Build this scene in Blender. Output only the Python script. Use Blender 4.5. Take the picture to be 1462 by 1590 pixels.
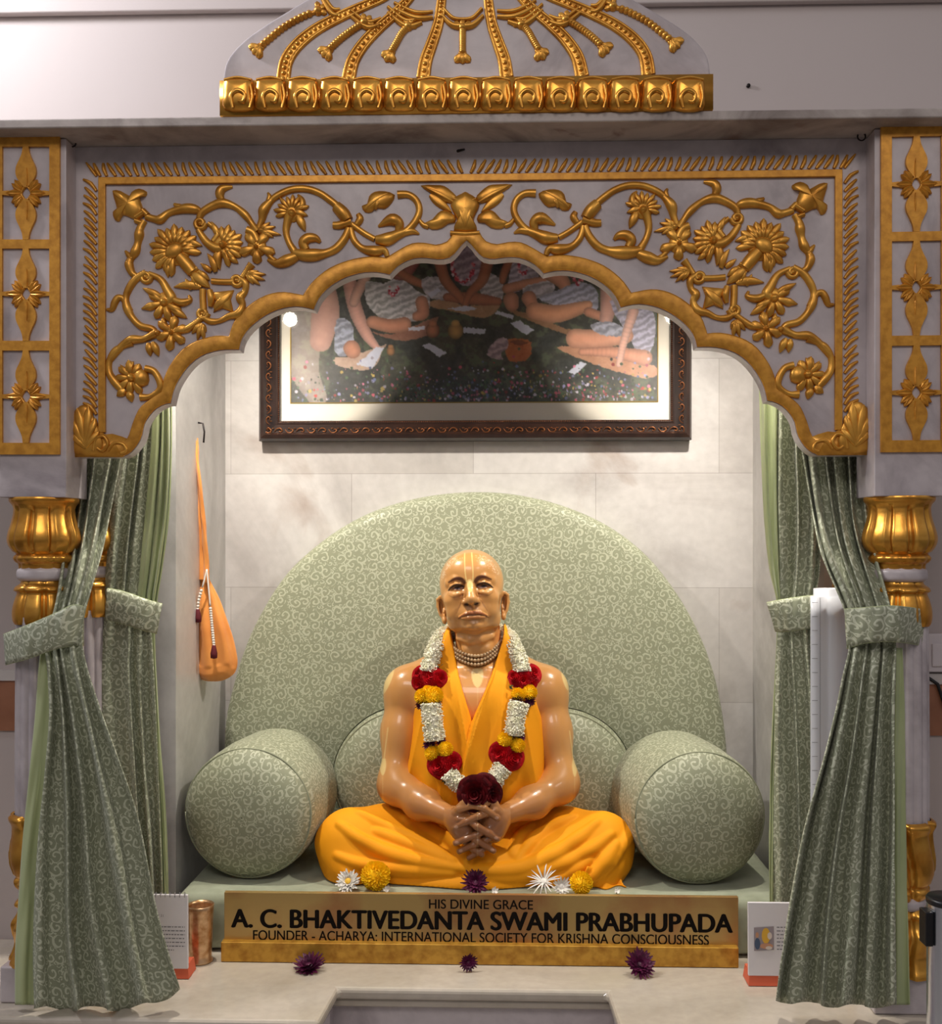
import bpy, bmesh, math, random
import numpy as np
from mathutils import Vector, Matrix
from mathutils.geometry import tessellate_polygon
random.seed(7); RNG = np.random.RandomState(11)
PI = math.pi
for o in list(bpy.data.objects): bpy.data.objects.remove(o)
S = bpy.context.scene
C = S.collection

# ------------------------------------------------------------------ camera
FPX = 1652.0; YAW = math.atan(50/1652.0); CAM = Vector((0.0755, 0.0, 0.93)); HOR = 850.0
cd = bpy.data.cameras.new('camera'); cam = bpy.data.objects.new('camera', cd); C.objects.link(cam)
cam.location = CAM; cam.rotation_euler = (PI/2, 0, YAW)
cd.sensor_fit = 'HORIZONTAL'; cd.sensor_width = 36; cd.lens = 36*FPX/1462; cd.shift_y = 55/1462
cd.clip_start = 0.05
S.camera = cam

# ------------------------------------------------------------------ exposure, world, lights
S.view_settings.view_transform = 'Standard'; S.view_settings.look = 'None'
S.view_settings.exposure = 0.0; S.view_settings.gamma = 1.0; S.view_settings.use_curve_mapping = False

def lin(r, g, b):
    f = lambda c: (c/255/12.92) if c/255 <= 0.04045 else ((c/255+0.055)/1.055)**2.4
    return (f(r), f(g), f(b), 1.0)

w = bpy.data.worlds.new('world'); S.world = w; w.use_nodes = True
wn = w.node_tree; wn.nodes.clear()
wo = wn.nodes.new('ShaderNodeOutputWorld'); wb = wn.nodes.new('ShaderNodeBackground')
wt = wn.nodes.new('ShaderNodeTexCoord'); ws = wn.nodes.new('ShaderNodeSeparateXYZ'); wr = wn.nodes.new('ShaderNodeValToRGB')
wm = wn.nodes.new('ShaderNodeMapRange'); wm.inputs[1].default_value = -1; wm.inputs[2].default_value = 1
wn.links.new(wt.outputs['Generated'], ws.inputs[0]); wn.links.new(ws.outputs[2], wm.inputs[0])
wn.links.new(wm.outputs[0], wr.inputs[0]); wn.links.new(wr.outputs[0], wb.inputs[0]); wn.links.new(wb.outputs[0], wo.inputs[0])
el = wr.color_ramp.elements
el[0].position = 0.0; el[0].color = (0.05, 0.045, 0.045, 1)
el[1].position = 1.0; el[1].color = (0.55, 0.53, 0.56, 1)
for p, c in ((0.40, (0.12, 0.11, 0.115, 1)), (0.52, (0.42, 0.40, 0.42, 1)), (0.62, (0.18, 0.17, 0.18, 1)), (0.75, (0.85, 0.83, 0.88, 1)), (0.85, (0.3, 0.28, 0.30, 1))):
    e = el.new(p); e.color = c
wb.inputs[1].default_value = 0.60

def light(name, kind, loc, energy, color, size=0.1, target=None, **kw):
    l = bpy.data.lights.new(name, kind); o = bpy.data.objects.new(name, l); C.objects.link(o)
    o.location = loc; l.energy = energy; l.color = color
    if kind == 'AREA':
        l.shape = 'RECTANGLE'; l.size = size; l.size_y = kw.get('size_y', size)
    else: l.shadow_soft_size = size
    if kind == 'SPOT':
        l.spot_size = kw.get('spot', 2.0); l.spot_blend = kw.get('blend', 0.6)
    if target is not None:
        o.rotation_euler = (Vector(target)-Vector(loc)).to_track_quat('-Z', 'Y').to_euler()
    return o
LAMPS = ((-0.63, 2.36, 1.685), (0.63, 2.36, 1.685))
for p in LAMPS:
    light('canopy_lamp_light', 'SPOT', p, 54, (1.0, 0.93, 0.82), 0.022, (p[0]*0.72, 2.60, 0.60), spot=2.55, blend=1.0)
light('window_daylight', 'AREA', (-1.70, 1.90, 2.65), 30, (0.97, 0.96, 1.0), 0.25, (0.0, 2.5, 2.0), size_y=0.4)
light('hall_fill_light', 'AREA', (-0.5, -0.9, 3.1), 24, (1.0, 0.90, 0.84), 1.4, (0, 2.3, 0.8), size_y=0.9)  # added soft fill from the hall side, no known lamp there
light('hall_fill_light', 'AREA', (1.5, 0.0, 2.7), 4, (1.0, 0.88, 0.8), 0.5, (0.6, 2.3, 0.9), size_y=0.5)  # weaker fill added from the right, not a known lamp

# ------------------------------------------------------------------ helpers
cF = Vector((-math.sin(YAW), math.cos(YAW), 0)); cR = Vector((math.cos(YAW), math.sin(YAW), 0)); cU = Vector((0, 0, 1))
def W(u, v, Y):
    d = cF + cR*((u-731)/FPX) + cU*((HOR-v)/FPX)
    return CAM + d*(Y/d.y)
def proj(P):
    P = np.asarray(P, float); q = P-np.array(CAM)
    t = q@np.array(cF); return 731+FPX*(q@np.array(cR))/t, HOR-FPX*q[..., 2]/t
def Zv(v, Y, u=731): return W(u, v, Y).z
def Xu(u, Y): return W(u, 850, Y).x

def tag(o, label, cat, group=None, kind=None):
    o['label'] = label; o['category'] = cat
    if group: o['group'] = group
    if kind: o['kind'] = kind
    return o
def thing(name, label, cat, loc=(0, 0, 0), group=None):
    o = bpy.data.objects.new(name, None); C.objects.link(o); o.location = loc; o.empty_display_size = 0.05
    return tag(o, label, cat, group)

class MB:
    def __init__(s): s.v = []; s.f = []; s.m = []; s.uv = []
    def add(s, vs, fs, mi=0, uvs=None):
        b = len(s.v); s.v += [tuple(p) for p in vs]
        for f in fs:
            s.f.append(tuple(b+i for i in f)); s.m.append(mi)
            s.uv.append([uvs[i] for i in f] if uvs is not None else None)
        return s
    def merge(s, o, M=None, mi=None):
        b = len(s.v); s.v += [tuple(M@Vector(p)) if M is not None else p for p in o.v]
        flip = M is not None and M.determinant() < 0
        for f, m, uv in zip(o.f, o.m, o.uv):
            g = tuple(b+i for i in f); s.f.append(g[::-1] if flip else g); s.m.append(m if mi is None else mi)
            s.uv.append((uv[::-1] if flip else uv) if uv else uv)
        return s
    def box(s, x0, x1, y0, y1, z0, z1, mi=0):
        v = [(x, y, z) for z in (z0, z1) for y in (y0, y1) for x in (x0, x1)]
        return s.add(v, [(0, 2, 3, 1), (4, 5, 7, 6), (0, 1, 5, 4), (2, 6, 7, 3), (0, 4, 6, 2), (1, 3, 7, 5)], mi)
    def grid(s, P, mi=0, uv=None, closed_u=False, closed_v=False):
        nu, nv = len(P), len(P[0]); vs = [p for r in P for p in r]; fs = []
        for i in range(nu if closed_u else nu-1):
            for j in range(nv if closed_v else nv-1):
                a, b = i*nv+j, ((i+1) % nu)*nv+j; c, d = ((i+1) % nu)*nv+(j+1) % nv, i*nv+(j+1) % nv
                fs.append((a, b, c, d))
        uvs = [q for r in uv for q in r] if uv is not None else None
        return s.add(vs, fs, mi, uvs)
    def tube(s, pts, r, n=8, mi=0, cap=True):
        pts = [Vector(p) for p in pts]; rs = r if hasattr(r, '__len__') else [r]*len(pts)
        up = Vector((0, 0, 1)); rings = []; prev = None
        for i, p in enumerate(pts):
            t = (pts[min(i+1, len(pts)-1)]-pts[max(i-1, 0)]).normalized()
            if prev is None: prev = t.cross(up if abs(t.z) < 0.9 else Vector((1, 0, 0))).normalized()
            a = (prev-t*prev.dot(t)); a = a.normalized() if a.length > 1e-6 else t.orthogonal().normalized()
            prev = a; b = t.cross(a)
            rings.append([p+(a*math.cos(2*PI*k/n)+b*math.sin(2*PI*k/n))*rs[i] for k in range(n)])
        base = len(s.v); s.grid(rings, mi, closed_v=True)
        if cap:
            m = len(rings)
            s.f.append(tuple(base+k for k in range(n))); s.m.append(mi); s.uv.append(None)
            s.f.append(tuple(base+(m-1)*n+k for k in range(n))[::-1]); s.m.append(mi); s.uv.append(None)
        return s
    def lathe(s, prof, c=(0, 0, 0), n=32, mi=0, mod=None):
        P = []
        for r, z in prof:
            P.append([(c[0]+(r*(mod(2*PI*k/n, z) if mod else 1))*math.cos(2*PI*k/n), c[1]+(r*(mod(2*PI*k/n, z) if mod else 1))*math.sin(2*PI*k/n), c[2]+z) for k in range(n)])
        return s.grid(P, mi, closed_v=True)
    def prism(s, pts, y0, y1, mi=0):
        """pts: list of (x,z) outline; extruded from y0 (front) to y1 (back)"""
        n = len(pts); tri = tessellate_polygon([[Vector((x, z, 0)) for x, z in pts]])
        vs = [(x, y0, z) for x, z in pts]+[(x, y1, z) for x, z in pts]
        area = sum(pts[i][0]*pts[(i+1) % n][1]-pts[(i+1) % n][0]*pts[i][1] for i in range(n))
        fs = []
        for t in tri:
            a, b, c = t
            cr = (pts[b][0]-pts[a][0])*(pts[c][1]-pts[a][1])-(pts[b][1]-pts[a][1])*(pts[c][0]-pts[a][0])
            if cr < 0: b, c = c, b
            fs.append((a, b, c)); fs.append((n+a, n+c, n+b))
        for i in range(n):
            j = (i+1) % n
            fs.append((i, n+i, n+j, j) if area > 0 else (i, j, n+j, n+i))
        return s.add(vs, fs, mi)
    def ball(s, c, r, n=8, m=6, mi=0):
        r = r if hasattr(r, '__len__') else (r, r, r); P = []
        for i in range(m+1):
            a = PI*i/m
            P.append([(c[0]+r[0]*math.sin(a)*math.cos(2*PI*k/n), c[1]+r[1]*math.sin(a)*math.sin(2*PI*k/n), c[2]-r[2]*math.cos(a)) for k in range(n)])
        return s.grid(P, mi, closed_v=True)
    def build(s, name, mats, parent=None, smooth=True, bevel=0, sub=0, solid=0, angle=None, label=None):
        me = bpy.data.meshes.new(name); me.from_pydata(s.v, [], s.f)
        if not isinstance(mats, (list, tuple)): mats = [mats]
        for m in mats: me.materials.append(m)
        me.polygons.foreach_set('material_index', s.m)
        if any(u is not None for u in s.uv):
            ul = me.uv_layers.new(name='UVMap'); k = 0; flat = []
            for f, u in zip(s.f, s.uv):
                for q in range(len(f)): flat += list(u[q]) if u else [0, 0]
            ul.data.foreach_set('uv', flat)
        me.polygons.foreach_set('use_smooth', [smooth]*len(s.f))
        me.validate(); me.update()
        o = bpy.data.objects.new(name, me); C.objects.link(o)
        if parent: o.parent = parent; o.matrix_parent_inverse = Matrix.Translation(parent.location).inverted()
        if smooth and angle: me.set_sharp_from_angle(angle=math.radians(angle))
        if solid: q = o.modifiers.new('s', 'SOLIDIFY'); q.thickness = solid; q.offset = 0
        if bevel:
            q = o.modifiers.new('b', 'BEVEL'); q.width = bevel; q.segments = 3; q.limit_method = 'ANGLE'; q.angle_limit = math.radians(40)
        if sub: q = o.modifiers.new('u', 'SUBSURF'); q.levels = sub; q.render_levels = sub
        if label: o['label'] = label
        return o
def struct(o): o['kind'] = 'structure'; return o
def catmull(pts, n=6, closed=False):
    out = []; m = len(pts)
    P = [np.array(p, float) for p in pts]
    for i in range(m if closed else m-1):
        if closed: a, b, c, d = P[(i-1) % m], P[i], P[(i+1) % m], P[(i+2) % m]
        else: a, b, c, d = P[max(i-1, 0)], P[i], P[i+1], P[min(i+2, m-1)]
        for k in range(n):
            t = k/n; out.append(0.5*((2*b)+(-a+c)*t+(2*a-5*b+4*c-d)*t*t+(-a+3*b-3*c+d)*t**3))
    if not closed: out.append(P[-1])
    return out
def resample(pts, n):
    P = np.array(pts, float); d = np.r_[0, np.cumsum(np.linalg.norm(np.diff(P, axis=0), axis=1))]
    t = np.linspace(0, d[-1], n); return np.stack([np.interp(t, d, P[:, k]) for k in range(P.shape[1])], 1)

# ------------------------------------------------------------------ materials
def mat(name, col, rough=0.5, metal=0.0, coat=0.0, spec=0.5, noise=None, bump=None, sheen=0):
    m = bpy.data.materials.new(name); m.use_nodes = True; nt = m.node_tree; b = nt.nodes['Principled BSDF']
    b.inputs['Base Color'].default_value = col; b.inputs['Roughness'].default_value = rough; b.inputs['Metallic'].default_value = metal
    b.inputs['Coat Weight'].default_value = coat; b.inputs['Coat Roughness'].default_value = 0.06; b.inputs['Specular IOR Level'].default_value = spec
    if sheen: b.inputs['Sheen Weight'].default_value = sheen
    tc = nt.nodes.new('ShaderNodeTexCoord')
    if noise:
        sc, col2, lo, hi = noise[:4]
        n = nt.nodes.new('ShaderNodeTexNoise'); n.inputs['Scale'].default_value = sc; n.inputs['Detail'].default_value = 5
        r = nt.nodes.new('ShaderNodeValToRGB'); r.color_ramp.elements[0].position = lo; r.color_ramp.elements[1].position = hi
        r.color_ramp.elements[0].color = col; r.color_ramp.elements[1].color = col2
        nt.links.new(tc.outputs['Object'], n.inputs['Vector']); nt.links.new(n.outputs[0], r.inputs[0]); nt.links.new(r.outputs[0], b.inputs['Base Color'])
    if bump:
        n = nt.nodes.new('ShaderNodeTexNoise'); n.inputs['Scale'].default_value = bump[0]; n.inputs['Detail'].default_value = 4
        q = nt.nodes.new('ShaderNodeBump'); q.inputs['Strength'].default_value = bump[1]; q.inputs['Distance'].default_value = bump[2]
        nt.links.new(tc.outputs['Object'], n.inputs['Vector']); nt.links.new(n.outputs[0], q.inputs['Height']); nt.links.new(q.outputs[0], b.inputs['Normal'])
    return m

def marble(name, base, vein, rough=0.3, scale=2.2, stain=None, stains=None, tile=None, vw=0.5, speck=None):
    m = bpy.data.materials.new(name); m.use_nodes = True; nt = m.node_tree; L = nt.links; b = nt.nodes['Principled BSDF']
    b.inputs['Roughness'].default_value = rough
    tc = nt.nodes.new('ShaderNodeTexCoord')
    n1 = nt.nodes.new('ShaderNodeTexNoise'); n1.inputs['Scale'].default_value = scale; n1.inputs['Detail'].default_value = 7; n1.inputs['Distortion'].default_value = 1.6; n1.inputs['Roughness'].default_value = 0.6
    L.new(tc.outputs['Object'], n1.inputs['Vector'])
    r = nt.nodes.new('ShaderNodeValToRGB'); e = r.color_ramp.elements
    e[0].position = 0.30; e[0].color = vein; e[1].position = 0.30+vw*0.5; e[1].color = base
    L.new(n1.outputs[0], r.inputs[0])
    out = r.outputs[0]
    n2 = nt.nodes.new('ShaderNodeTexNoise'); n2.inputs['Scale'].default_value = 45; n2.inputs['Detail'].default_value = 3
    L.new(tc.outputs['Object'], n2.inputs['Vector'])
    mx = nt.nodes.new('ShaderNodeMix'); mx.data_type = 'RGBA'; mx.blend_type = 'MULTIPLY'; mx.inputs[0].default_value = 0.22
    L.new(out, mx.inputs[6]); L.new(n2.outputs[0], mx.inputs[7]); out = mx.outputs[2]
    if stain:
        n3 = nt.nodes.new('ShaderNodeTexNoise'); n3.inputs['Scale'].default_value = stains[0]; n3.inputs['Detail'].default_value = 6; n3.inputs['Distortion'].default_value = 0.8
        mp = nt.nodes.new('ShaderNodeMapping'); mp.inputs['Location'].default_value = stains[3] if len(stains) > 3 else (0, 0, 0)
        L.new(tc.outputs['Object'], mp.inputs[0]); L.new(mp.outputs[0], n3.inputs['Vector'])
        mr = nt.nodes.new('ShaderNodeMapRange'); mr.inputs[1].default_value = stains[1]; mr.inputs[2].default_value = stains[2]
        L.new(n3.outputs[0], mr.inputs[0])
        m2 = nt.nodes.new('ShaderNodeMix'); m2.data_type = 'RGBA'; L.new(mr.outputs[0], m2.inputs[0]); L.new(out, m2.inputs[6]); m2.inputs[7].default_value = stain; out = m2.outputs[2]
    if tile:   # (width, height, x offset, z offset, joint colour)
        sp = nt.nodes.new('ShaderNodeSeparateXYZ'); L.new(tc.outputs['Object'], sp.inputs[0])
        cb = nt.nodes.new('ShaderNodeCombineXYZ'); L.new(sp.outputs[0], cb.inputs[0]); L.new(sp.outputs[2], cb.inputs[1])
        mp = nt.nodes.new('ShaderNodeMapping'); mp.inputs['Location'].default_value = (tile[2], tile[3], 0); L.new(cb.outputs[0], mp.inputs[0])
        br = nt.nodes.new('ShaderNodeTexBrick'); br.inputs['Scale'].default_value = 1; br.inputs['Brick Width'].default_value = tile[0]; br.inputs['Row Height'].default_value = tile[1]
        br.inputs['Mortar Size'].default_value = 0.0009; br.inputs['Mortar Smooth'].default_value = 0.3; br.offset = 0.5
        br.inputs['Color1'].default_value = (1, 1, 1, 1); br.inputs['Color2'].default_value = (0.86, 0.845, 0.83, 1); br.inputs['Mortar'].default_value = tile[4]
        L.new(mp.outputs[0], br.inputs['Vector'])
        m3 = nt.nodes.new('ShaderNodeMix'); m3.data_type = 'RGBA'; m3.blend_type = 'MULTIPLY'; m3.inputs[0].default_value = 1
        L.new(out, m3.inputs[6]); L.new(br.outputs[0], m3.inputs[7]); out = m3.outputs[2]
    L.new(out, b.inputs['Base Color'])
    bp = nt.nodes.new('ShaderNodeBump'); bp.inputs['Strength'].default_value = 0.12; bp.inputs['Distance'].default_value = 0.001
    L.new(n2.outputs[0], bp.inputs['Height']); L.new(bp.outputs[0], b.inputs['Normal'])
    return m

def brocade(name, base, line, cell=0.036, rough=0.62, seed=0.0):
    m = bpy.data.materials.new(name); m.use_nodes = True; nt = m.node_tree; L = nt.links; b = nt.nodes['Principled BSDF']
    uv = nt.nodes.new('ShaderNodeUVMap'); uv.uv_map = 'UVMap'
    def M(op, a, bb=None, c=None):
        n = nt.nodes.new('ShaderNodeMath'); n.operation = op
        for i, x in enumerate((a, bb, c)):
            if x is None: continue
            if isinstance(x, (int, float)): n.inputs[i].default_value = x
            else: L.new(x, n.inputs[i])
        return n.outputs[0]
    mp0 = nt.nodes.new('ShaderNodeMapping'); mp0.inputs['Scale'].default_value = (1/cell, 1/cell, 1); mp0.inputs['Location'].default_value = (seed, seed*0.7, 0)
    L.new(uv.outputs[0], mp0.inputs[0])
    dn = nt.nodes.new('ShaderNodeTexNoise'); dn.inputs['Scale'].default_value = 1.7; dn.inputs['Detail'].default_value = 1; L.new(mp0.outputs[0], dn.inputs['Vector'])
    ds = nt.nodes.new('ShaderNodeVectorMath'); ds.operation = 'SCALE'; ds.inputs[3].default_value = 0.38; L.new(dn.outputs['Color'], ds.inputs[0])
    da = nt.nodes.new('ShaderNodeVectorMath'); da.operation = 'ADD'; L.new(mp0.outputs[0], da.inputs[0]); L.new(ds.outputs[0], da.inputs[1]); mp0 = da
    def swirl(scale, freq, lo, hi, rmax, rnd):
        vm = nt.nodes.new('ShaderNodeVectorMath'); vm.operation = 'SCALE'; vm.inputs[3].default_value = scale; L.new(mp0.outputs[0], vm.inputs[0])
        vo = nt.nodes.new('ShaderNodeTexVoronoi'); vo.voronoi_dimensions = '2D'; vo.inputs['Scale'].default_value = 1; vo.inputs['Randomness'].default_value = rnd
        L.new(vm.outputs[0], vo.inputs['Vector'])
        sb = nt.nodes.new('ShaderNodeVectorMath'); sb.operation = 'SUBTRACT'; L.new(vm.outputs[0], sb.inputs[0]); L.new(vo.outputs['Position'], sb.inputs[1])
        sp = nt.nodes.new('ShaderNodeSeparateXYZ'); L.new(sb.outputs[0], sp.inputs[0])
        sc = nt.nodes.new('ShaderNodeSeparateColor'); L.new(vo.outputs['Color'], sc.inputs[0])
        ang = M('ARCTAN2', sp.outputs[1], sp.outputs[0])
        hand = M('SUBTRACT', M('MULTIPLY', M('GREATER_THAN', sc.outputs[0], 0.5), 2), 1)
        ph = M('ADD', M('MULTIPLY', ang, hand), M('MULTIPLY', vo.outputs['Distance'], freq))
        ph = M('ADD', ph, M('MULTIPLY', sc.outputs[1], 6.28))
        sn = M('SINE', ph)
        mr = nt.nodes.new('ShaderNodeMapRange'); mr.inputs[1].default_value = lo; mr.inputs[2].default_value = hi; L.new(sn, mr.inputs[0])
        inside = M('LESS_THAN', vo.outputs['Distance'], rmax)
        return M('MULTIPLY', mr.outputs[0], inside), vo.outputs['Distance']
    a, d = swirl(1.0, 15.5, 0.30, 0.60, 0.48, 0.6)
    c, d2 = swirl(2.5, 9.0, 0.15, 0.5, 0.52, 0.95)
    out = M('MAXIMUM', a, M('MULTIPLY', c, M('GREATER_THAN', d, 0.42)))
    mx = nt.nodes.new('ShaderNodeMix'); mx.data_type = 'RGBA'; L.new(out, mx.inputs[0]); mx.inputs[6].default_value = base; mx.inputs[7].default_value = line
    # mottled dye
    tc = nt.nodes.new('ShaderNodeTexCoord'); nn = nt.nodes.new('ShaderNodeTexNoise'); nn.inputs['Scale'].default_value = 3.5; nn.inputs['Detail'].default_value = 3
    L.new(tc.outputs['Object'], nn.inputs['Vector'])
    r2 = nt.nodes.new('ShaderNodeMapRange'); r2.inputs[3].default_value = 0.88; r2.inputs[4].default_value = 1.1; L.new(nn.outputs[0], r2.inputs[0])
    m2 = nt.nodes.new('ShaderNodeVectorMath'); m2.operation = 'SCALE'; L.new(mx.outputs[2], m2.inputs[0]); L.new(r2.outputs[0], m2.inputs[3])
    L.new(m2.outputs[0], b.inputs['Base Color'])
    ro = M('MULTIPLY_ADD', out, -0.14, rough); L.new(ro, b.inputs['Roughness'])
    b.inputs['Sheen Weight'].default_value = 0.1
    bp = nt.nodes.new('ShaderNodeBump'); bp.inputs['Strength'].default_value = 0.35; bp.inputs['Distance'].default_value = 0.0006
    L.new(out, bp.inputs['Height']); L.new(bp.outputs[0], b.inputs['Normal'])
    return m

def vcol(name, rough=0.4, coat=0.0, bump=None):
    m = mat(name, (1, 1, 1, 1), rough, coat=coat, bump=bump); nt = m.node_tree
    a = nt.nodes.new('ShaderNodeVertexColor'); a.layer_name = 'Col'
    nt.links.new(a.outputs[0], nt.nodes['Principled BSDF'].inputs['Base Color']); return m

M_marble = marble('white_marble', lin(208, 199, 201), lin(160, 150, 154), 0.34, 3.0)
M_shelf = marble('shelf_marble', lin(196, 186, 180), lin(130, 118, 112), 0.4, 3.5, stain=lin(120, 92, 78), stains=(9, 0.62, 0.75))
M_ledge = marble('ledge_marble', lin(200, 190, 176), lin(176, 166, 150), 0.12, 1.6, stain=lin(184, 176, 154), stains=(2.5, 0.58, 0.8))
M_alcove = marble('alcove_marble', lin(214, 210, 208), lin(176, 170, 168), 0.32, 1.4, stain=lin(150, 126, 112), stains=(2.3, 0.60, 0.76, (1.3, 0, 0.35)), tile=(0.677, 0.316, 0.346, 0.129, (0.62, 0.60, 0.58, 1)))
M_side = marble('side_marble', lin(205, 202, 200), lin(165, 162, 160), 0.32, 1.8)
M_plaster = mat('wall_plaster', lin(190, 180, 177), 0.6, noise=(1.4, lin(184, 173, 169), 0.35, 0.7), bump=(220, 0.15, 0.001))
M_gold = mat('gold_paint', lin(216, 154, 56), 0.40, metal=0.4, noise=(60, lin(190, 130, 42), 0.4, 0.65), bump=(160, 0.25, 0.001))
M_goldr = mat('gilded_relief', lin(228, 170, 72), 0.36, metal=0.62, noise=(22, lin(188, 126, 42), 0.35, 0.7), bump=(70, 0.3, 0.001))
M_goldb = mat('bright_gilding', lin(232, 174, 78), 0.28, metal=0.78, noise=(26, lin(198, 132, 46), 0.3, 0.75), bump=(40, 0.35, 0.0015))
M_broc = brocade('sage_brocade', lin(142, 146, 120), lin(180, 183, 158), cell=0.031)
M_brocc = brocade('curtain_brocade', lin(144, 149, 124), lin(194, 198, 174), cell=0.030, seed=4.0)
M_plain = mat('plain_green_lining', lin(180, 190, 142), 0.7, noise=(7, lin(162, 174, 126), 0.35, 0.7), sheen=0.2, bump=(300, 0.2, 0.0005))
M_seat = mat('seat_cover', lin(160, 166, 142), 0.7, noise=(30, lin(146, 152, 128), 0.4, 0.7), bump=(400, 0.3, 0.0005), sheen=0.3)
M_dark = mat('dark_metal', lin(40, 34, 34), 0.45, metal=0.6)
# ================================================================== THE SETTING
YW = 2.50; YB = 2.95; XL = -0.70; XR = 0.762; ZT = 1.763
def sbox(name, m, *a, bevel=0):
    return struct(MB().box(*a).build(name, m, smooth=False, bevel=bevel))
sbox('floor', M_ledge, -2.6, 2.6, -1.5, 3.1, -0.80, -0.75)
sbox('wall_back', M_alcove, XL-0.06, XR+0.06, YB, YB+0.05, -0.05, 2.12)
struct(MB().box(XL-0.06, XL, YW, YW+0.1, 0.0005, 1.7625).box(XL-0.06, XL, YW+0.1, YB-0.0005, 0.0005, 2.10).build('wall_left', M_side, smooth=False))
struct(MB().box(XR, XR+0.06, YW, YW+0.1, 0.0005, 1.7625).box(XR, XR+0.06, YW+0.1, YB-0.0005, 0.0005, 2.10).build('wall_right', M_side, smooth=False))
m = MB(); m.box(-2.6, XL-0.06, YW, YW+0.1, -0.75, 2.9); m.box(XR+0.06, 2.6, YW, YW+0.1, -0.75, 2.9); m.box(XL-0.06, XR+0.06, YW, YW+0.099, 1.7635, 2.9)
struct(m.build('wall_front', M_plaster, smooth=False))
sbox('ceiling', M_marble, XL-0.06, XR+0.06, YW+0.101, YB+0.05, 2.101, 2.12)
# dado trims either side of the shrine
M_white = mat('trim_white', lin(200, 194, 190), 0.5)
M_brown = mat('brown_stone', lin(164, 112, 84), 0.35, noise=(12, lin(140, 92, 66), 0.35, 0.7))
M_cord = mat('cord_black', lin(24, 22, 24), 0.5)
z1, z2, z3 = Zv(1040, YW, 10), Zv(1056, YW, 10), Zv(1134, YW, 10)
for i, (x0, x1) in enumerate(((-2.5, -0.99), (0.99, 2.5))):
    sbox('trim_%d' % (1+2*i), M_white, x0, x1, YW-0.012, YW-0.0005, z2, z1)
    sbox('trim_%d' % (2+2*i), M_brown, x0, x1, YW-0.006, YW-0.0005, z3, z2-0.001)
zc = Zv(9, YW, 1200)
sbox('trim_5', M_plaster, -2.5, 2.5, YW-0.02, YW-0.0005, zc, zc+0.25, bevel=0.004)
h = MB().tube([(Xu(1161, YW), YW-0.0005, Zv(134, YW, 1161)), (Xu(1161, YW), YW-0.006, Zv(134, YW, 1161))], 0.0045, 10).build('wall_hole', M_dark)  # dark stub standing in for a small hole in the wall
tag(h, 'tiny black hole in the bare wall right of the dome', 'wall hole')

# marble platform
xn0, xn1 = -0.285, 0.30
def plat(outline, z0, z1, yb, mi=0):
    m = MB(); n = len(outline)
    pts = outline+[(outline[-1][0], YW-0.001), (XR-0.002, YW-0.001), (XR-0.002, YB-0.001), (XL+0.002, YB-0.001), (XL+0.002, YW-0.001), (outline[0][0], YW-0.001)]
    k = len(pts)
    vs = [(x, y, z0) for x, y in pts]+[(x, y, z1) for x, y in pts]; fs = []
    fs += [tuple(range(k, 2*k)), tuple(range(k))[::-1]]
    for i in range(k):
        j = (i+1) % k; fs.append((i, j, k+j, k+i))
    return m.add(vs, fs)
tp = thing('altar_platform', 'white marble altar platform with a notched rounded front ledge', 'platform', (0, 2.2, -0.75))
oF = [(-1.25, 2.075), (xn0, 2.075), (xn0+0.012, 2.235), (xn1-0.006, 2.235), (xn1, 2.075), (1.25, 2.075)]
plat(oF, -0.026, -0.0, 2.95).build('ledge', M_ledge, tp, smooth=False, bevel=0.009)
o2 = [(x, y+0.012) for x, y in oF]; o2[1] = (xn0-0.012, 2.087); o2[2] = (xn0-0.002, 2.247); o2[3] = (xn1+0.008, 2.247); o2[4] = (xn1+0.012, 2.087)
plat(o2, -0.045, -0.0261, 2.95).build('ledge_moulding', M_ledge, tp, smooth=False, bevel=0.006)
o3 = [(x, y+0.02) for x, y in o2]
plat(o3, -0.75, -0.0451, 2.95).build('riser', M_marble, tp, smooth=False)

# ================================================================== CORNICE AND DOME
t = thing('cornice_shelf', 'long projecting marble shelf running over the arch and pillars', 'shelf', (0, 2.3, 1.763))
MB().box(-1.5, 1.5, 2.09, YW-0.003, 1.764, 1.783).build('shelf_slab', M_shelf, t, smooth=False, bevel=0.003)
m = MB().box(-1.0, 1.0, 2.24, YW-0.003, 1.74, 1.7635)
m.build('soffit', M_marble, t, smooth=False)

YD = 2.10
t = thing('dome_pediment', 'white marble onion dome crest with gold beaded ribs above the shelf', 'ornament', (0, 2.13, 1.784))
half = catmull([(346, 124), (350, 100), (362, 80), (382, 60), (410, 40), (445, 18), (480, -3), (530, -28), (600, -60), (660, -95), (700, -135), (720, -175)], 5)
lp = [W(u, v, YD) for u, v in half]; L_ = [(p.x, p.z) for p in lp]
out = [(L_[0][0], 1.785)]+L_+[(-x, z) for x, z in L_[::-1][1:]]+[(-L_[0][0], 1.785)]
MB().prism(out[::-1], YD, YD+0.07).build('marble_body', M_marble, t, smooth=False, bevel=0.006)

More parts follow.
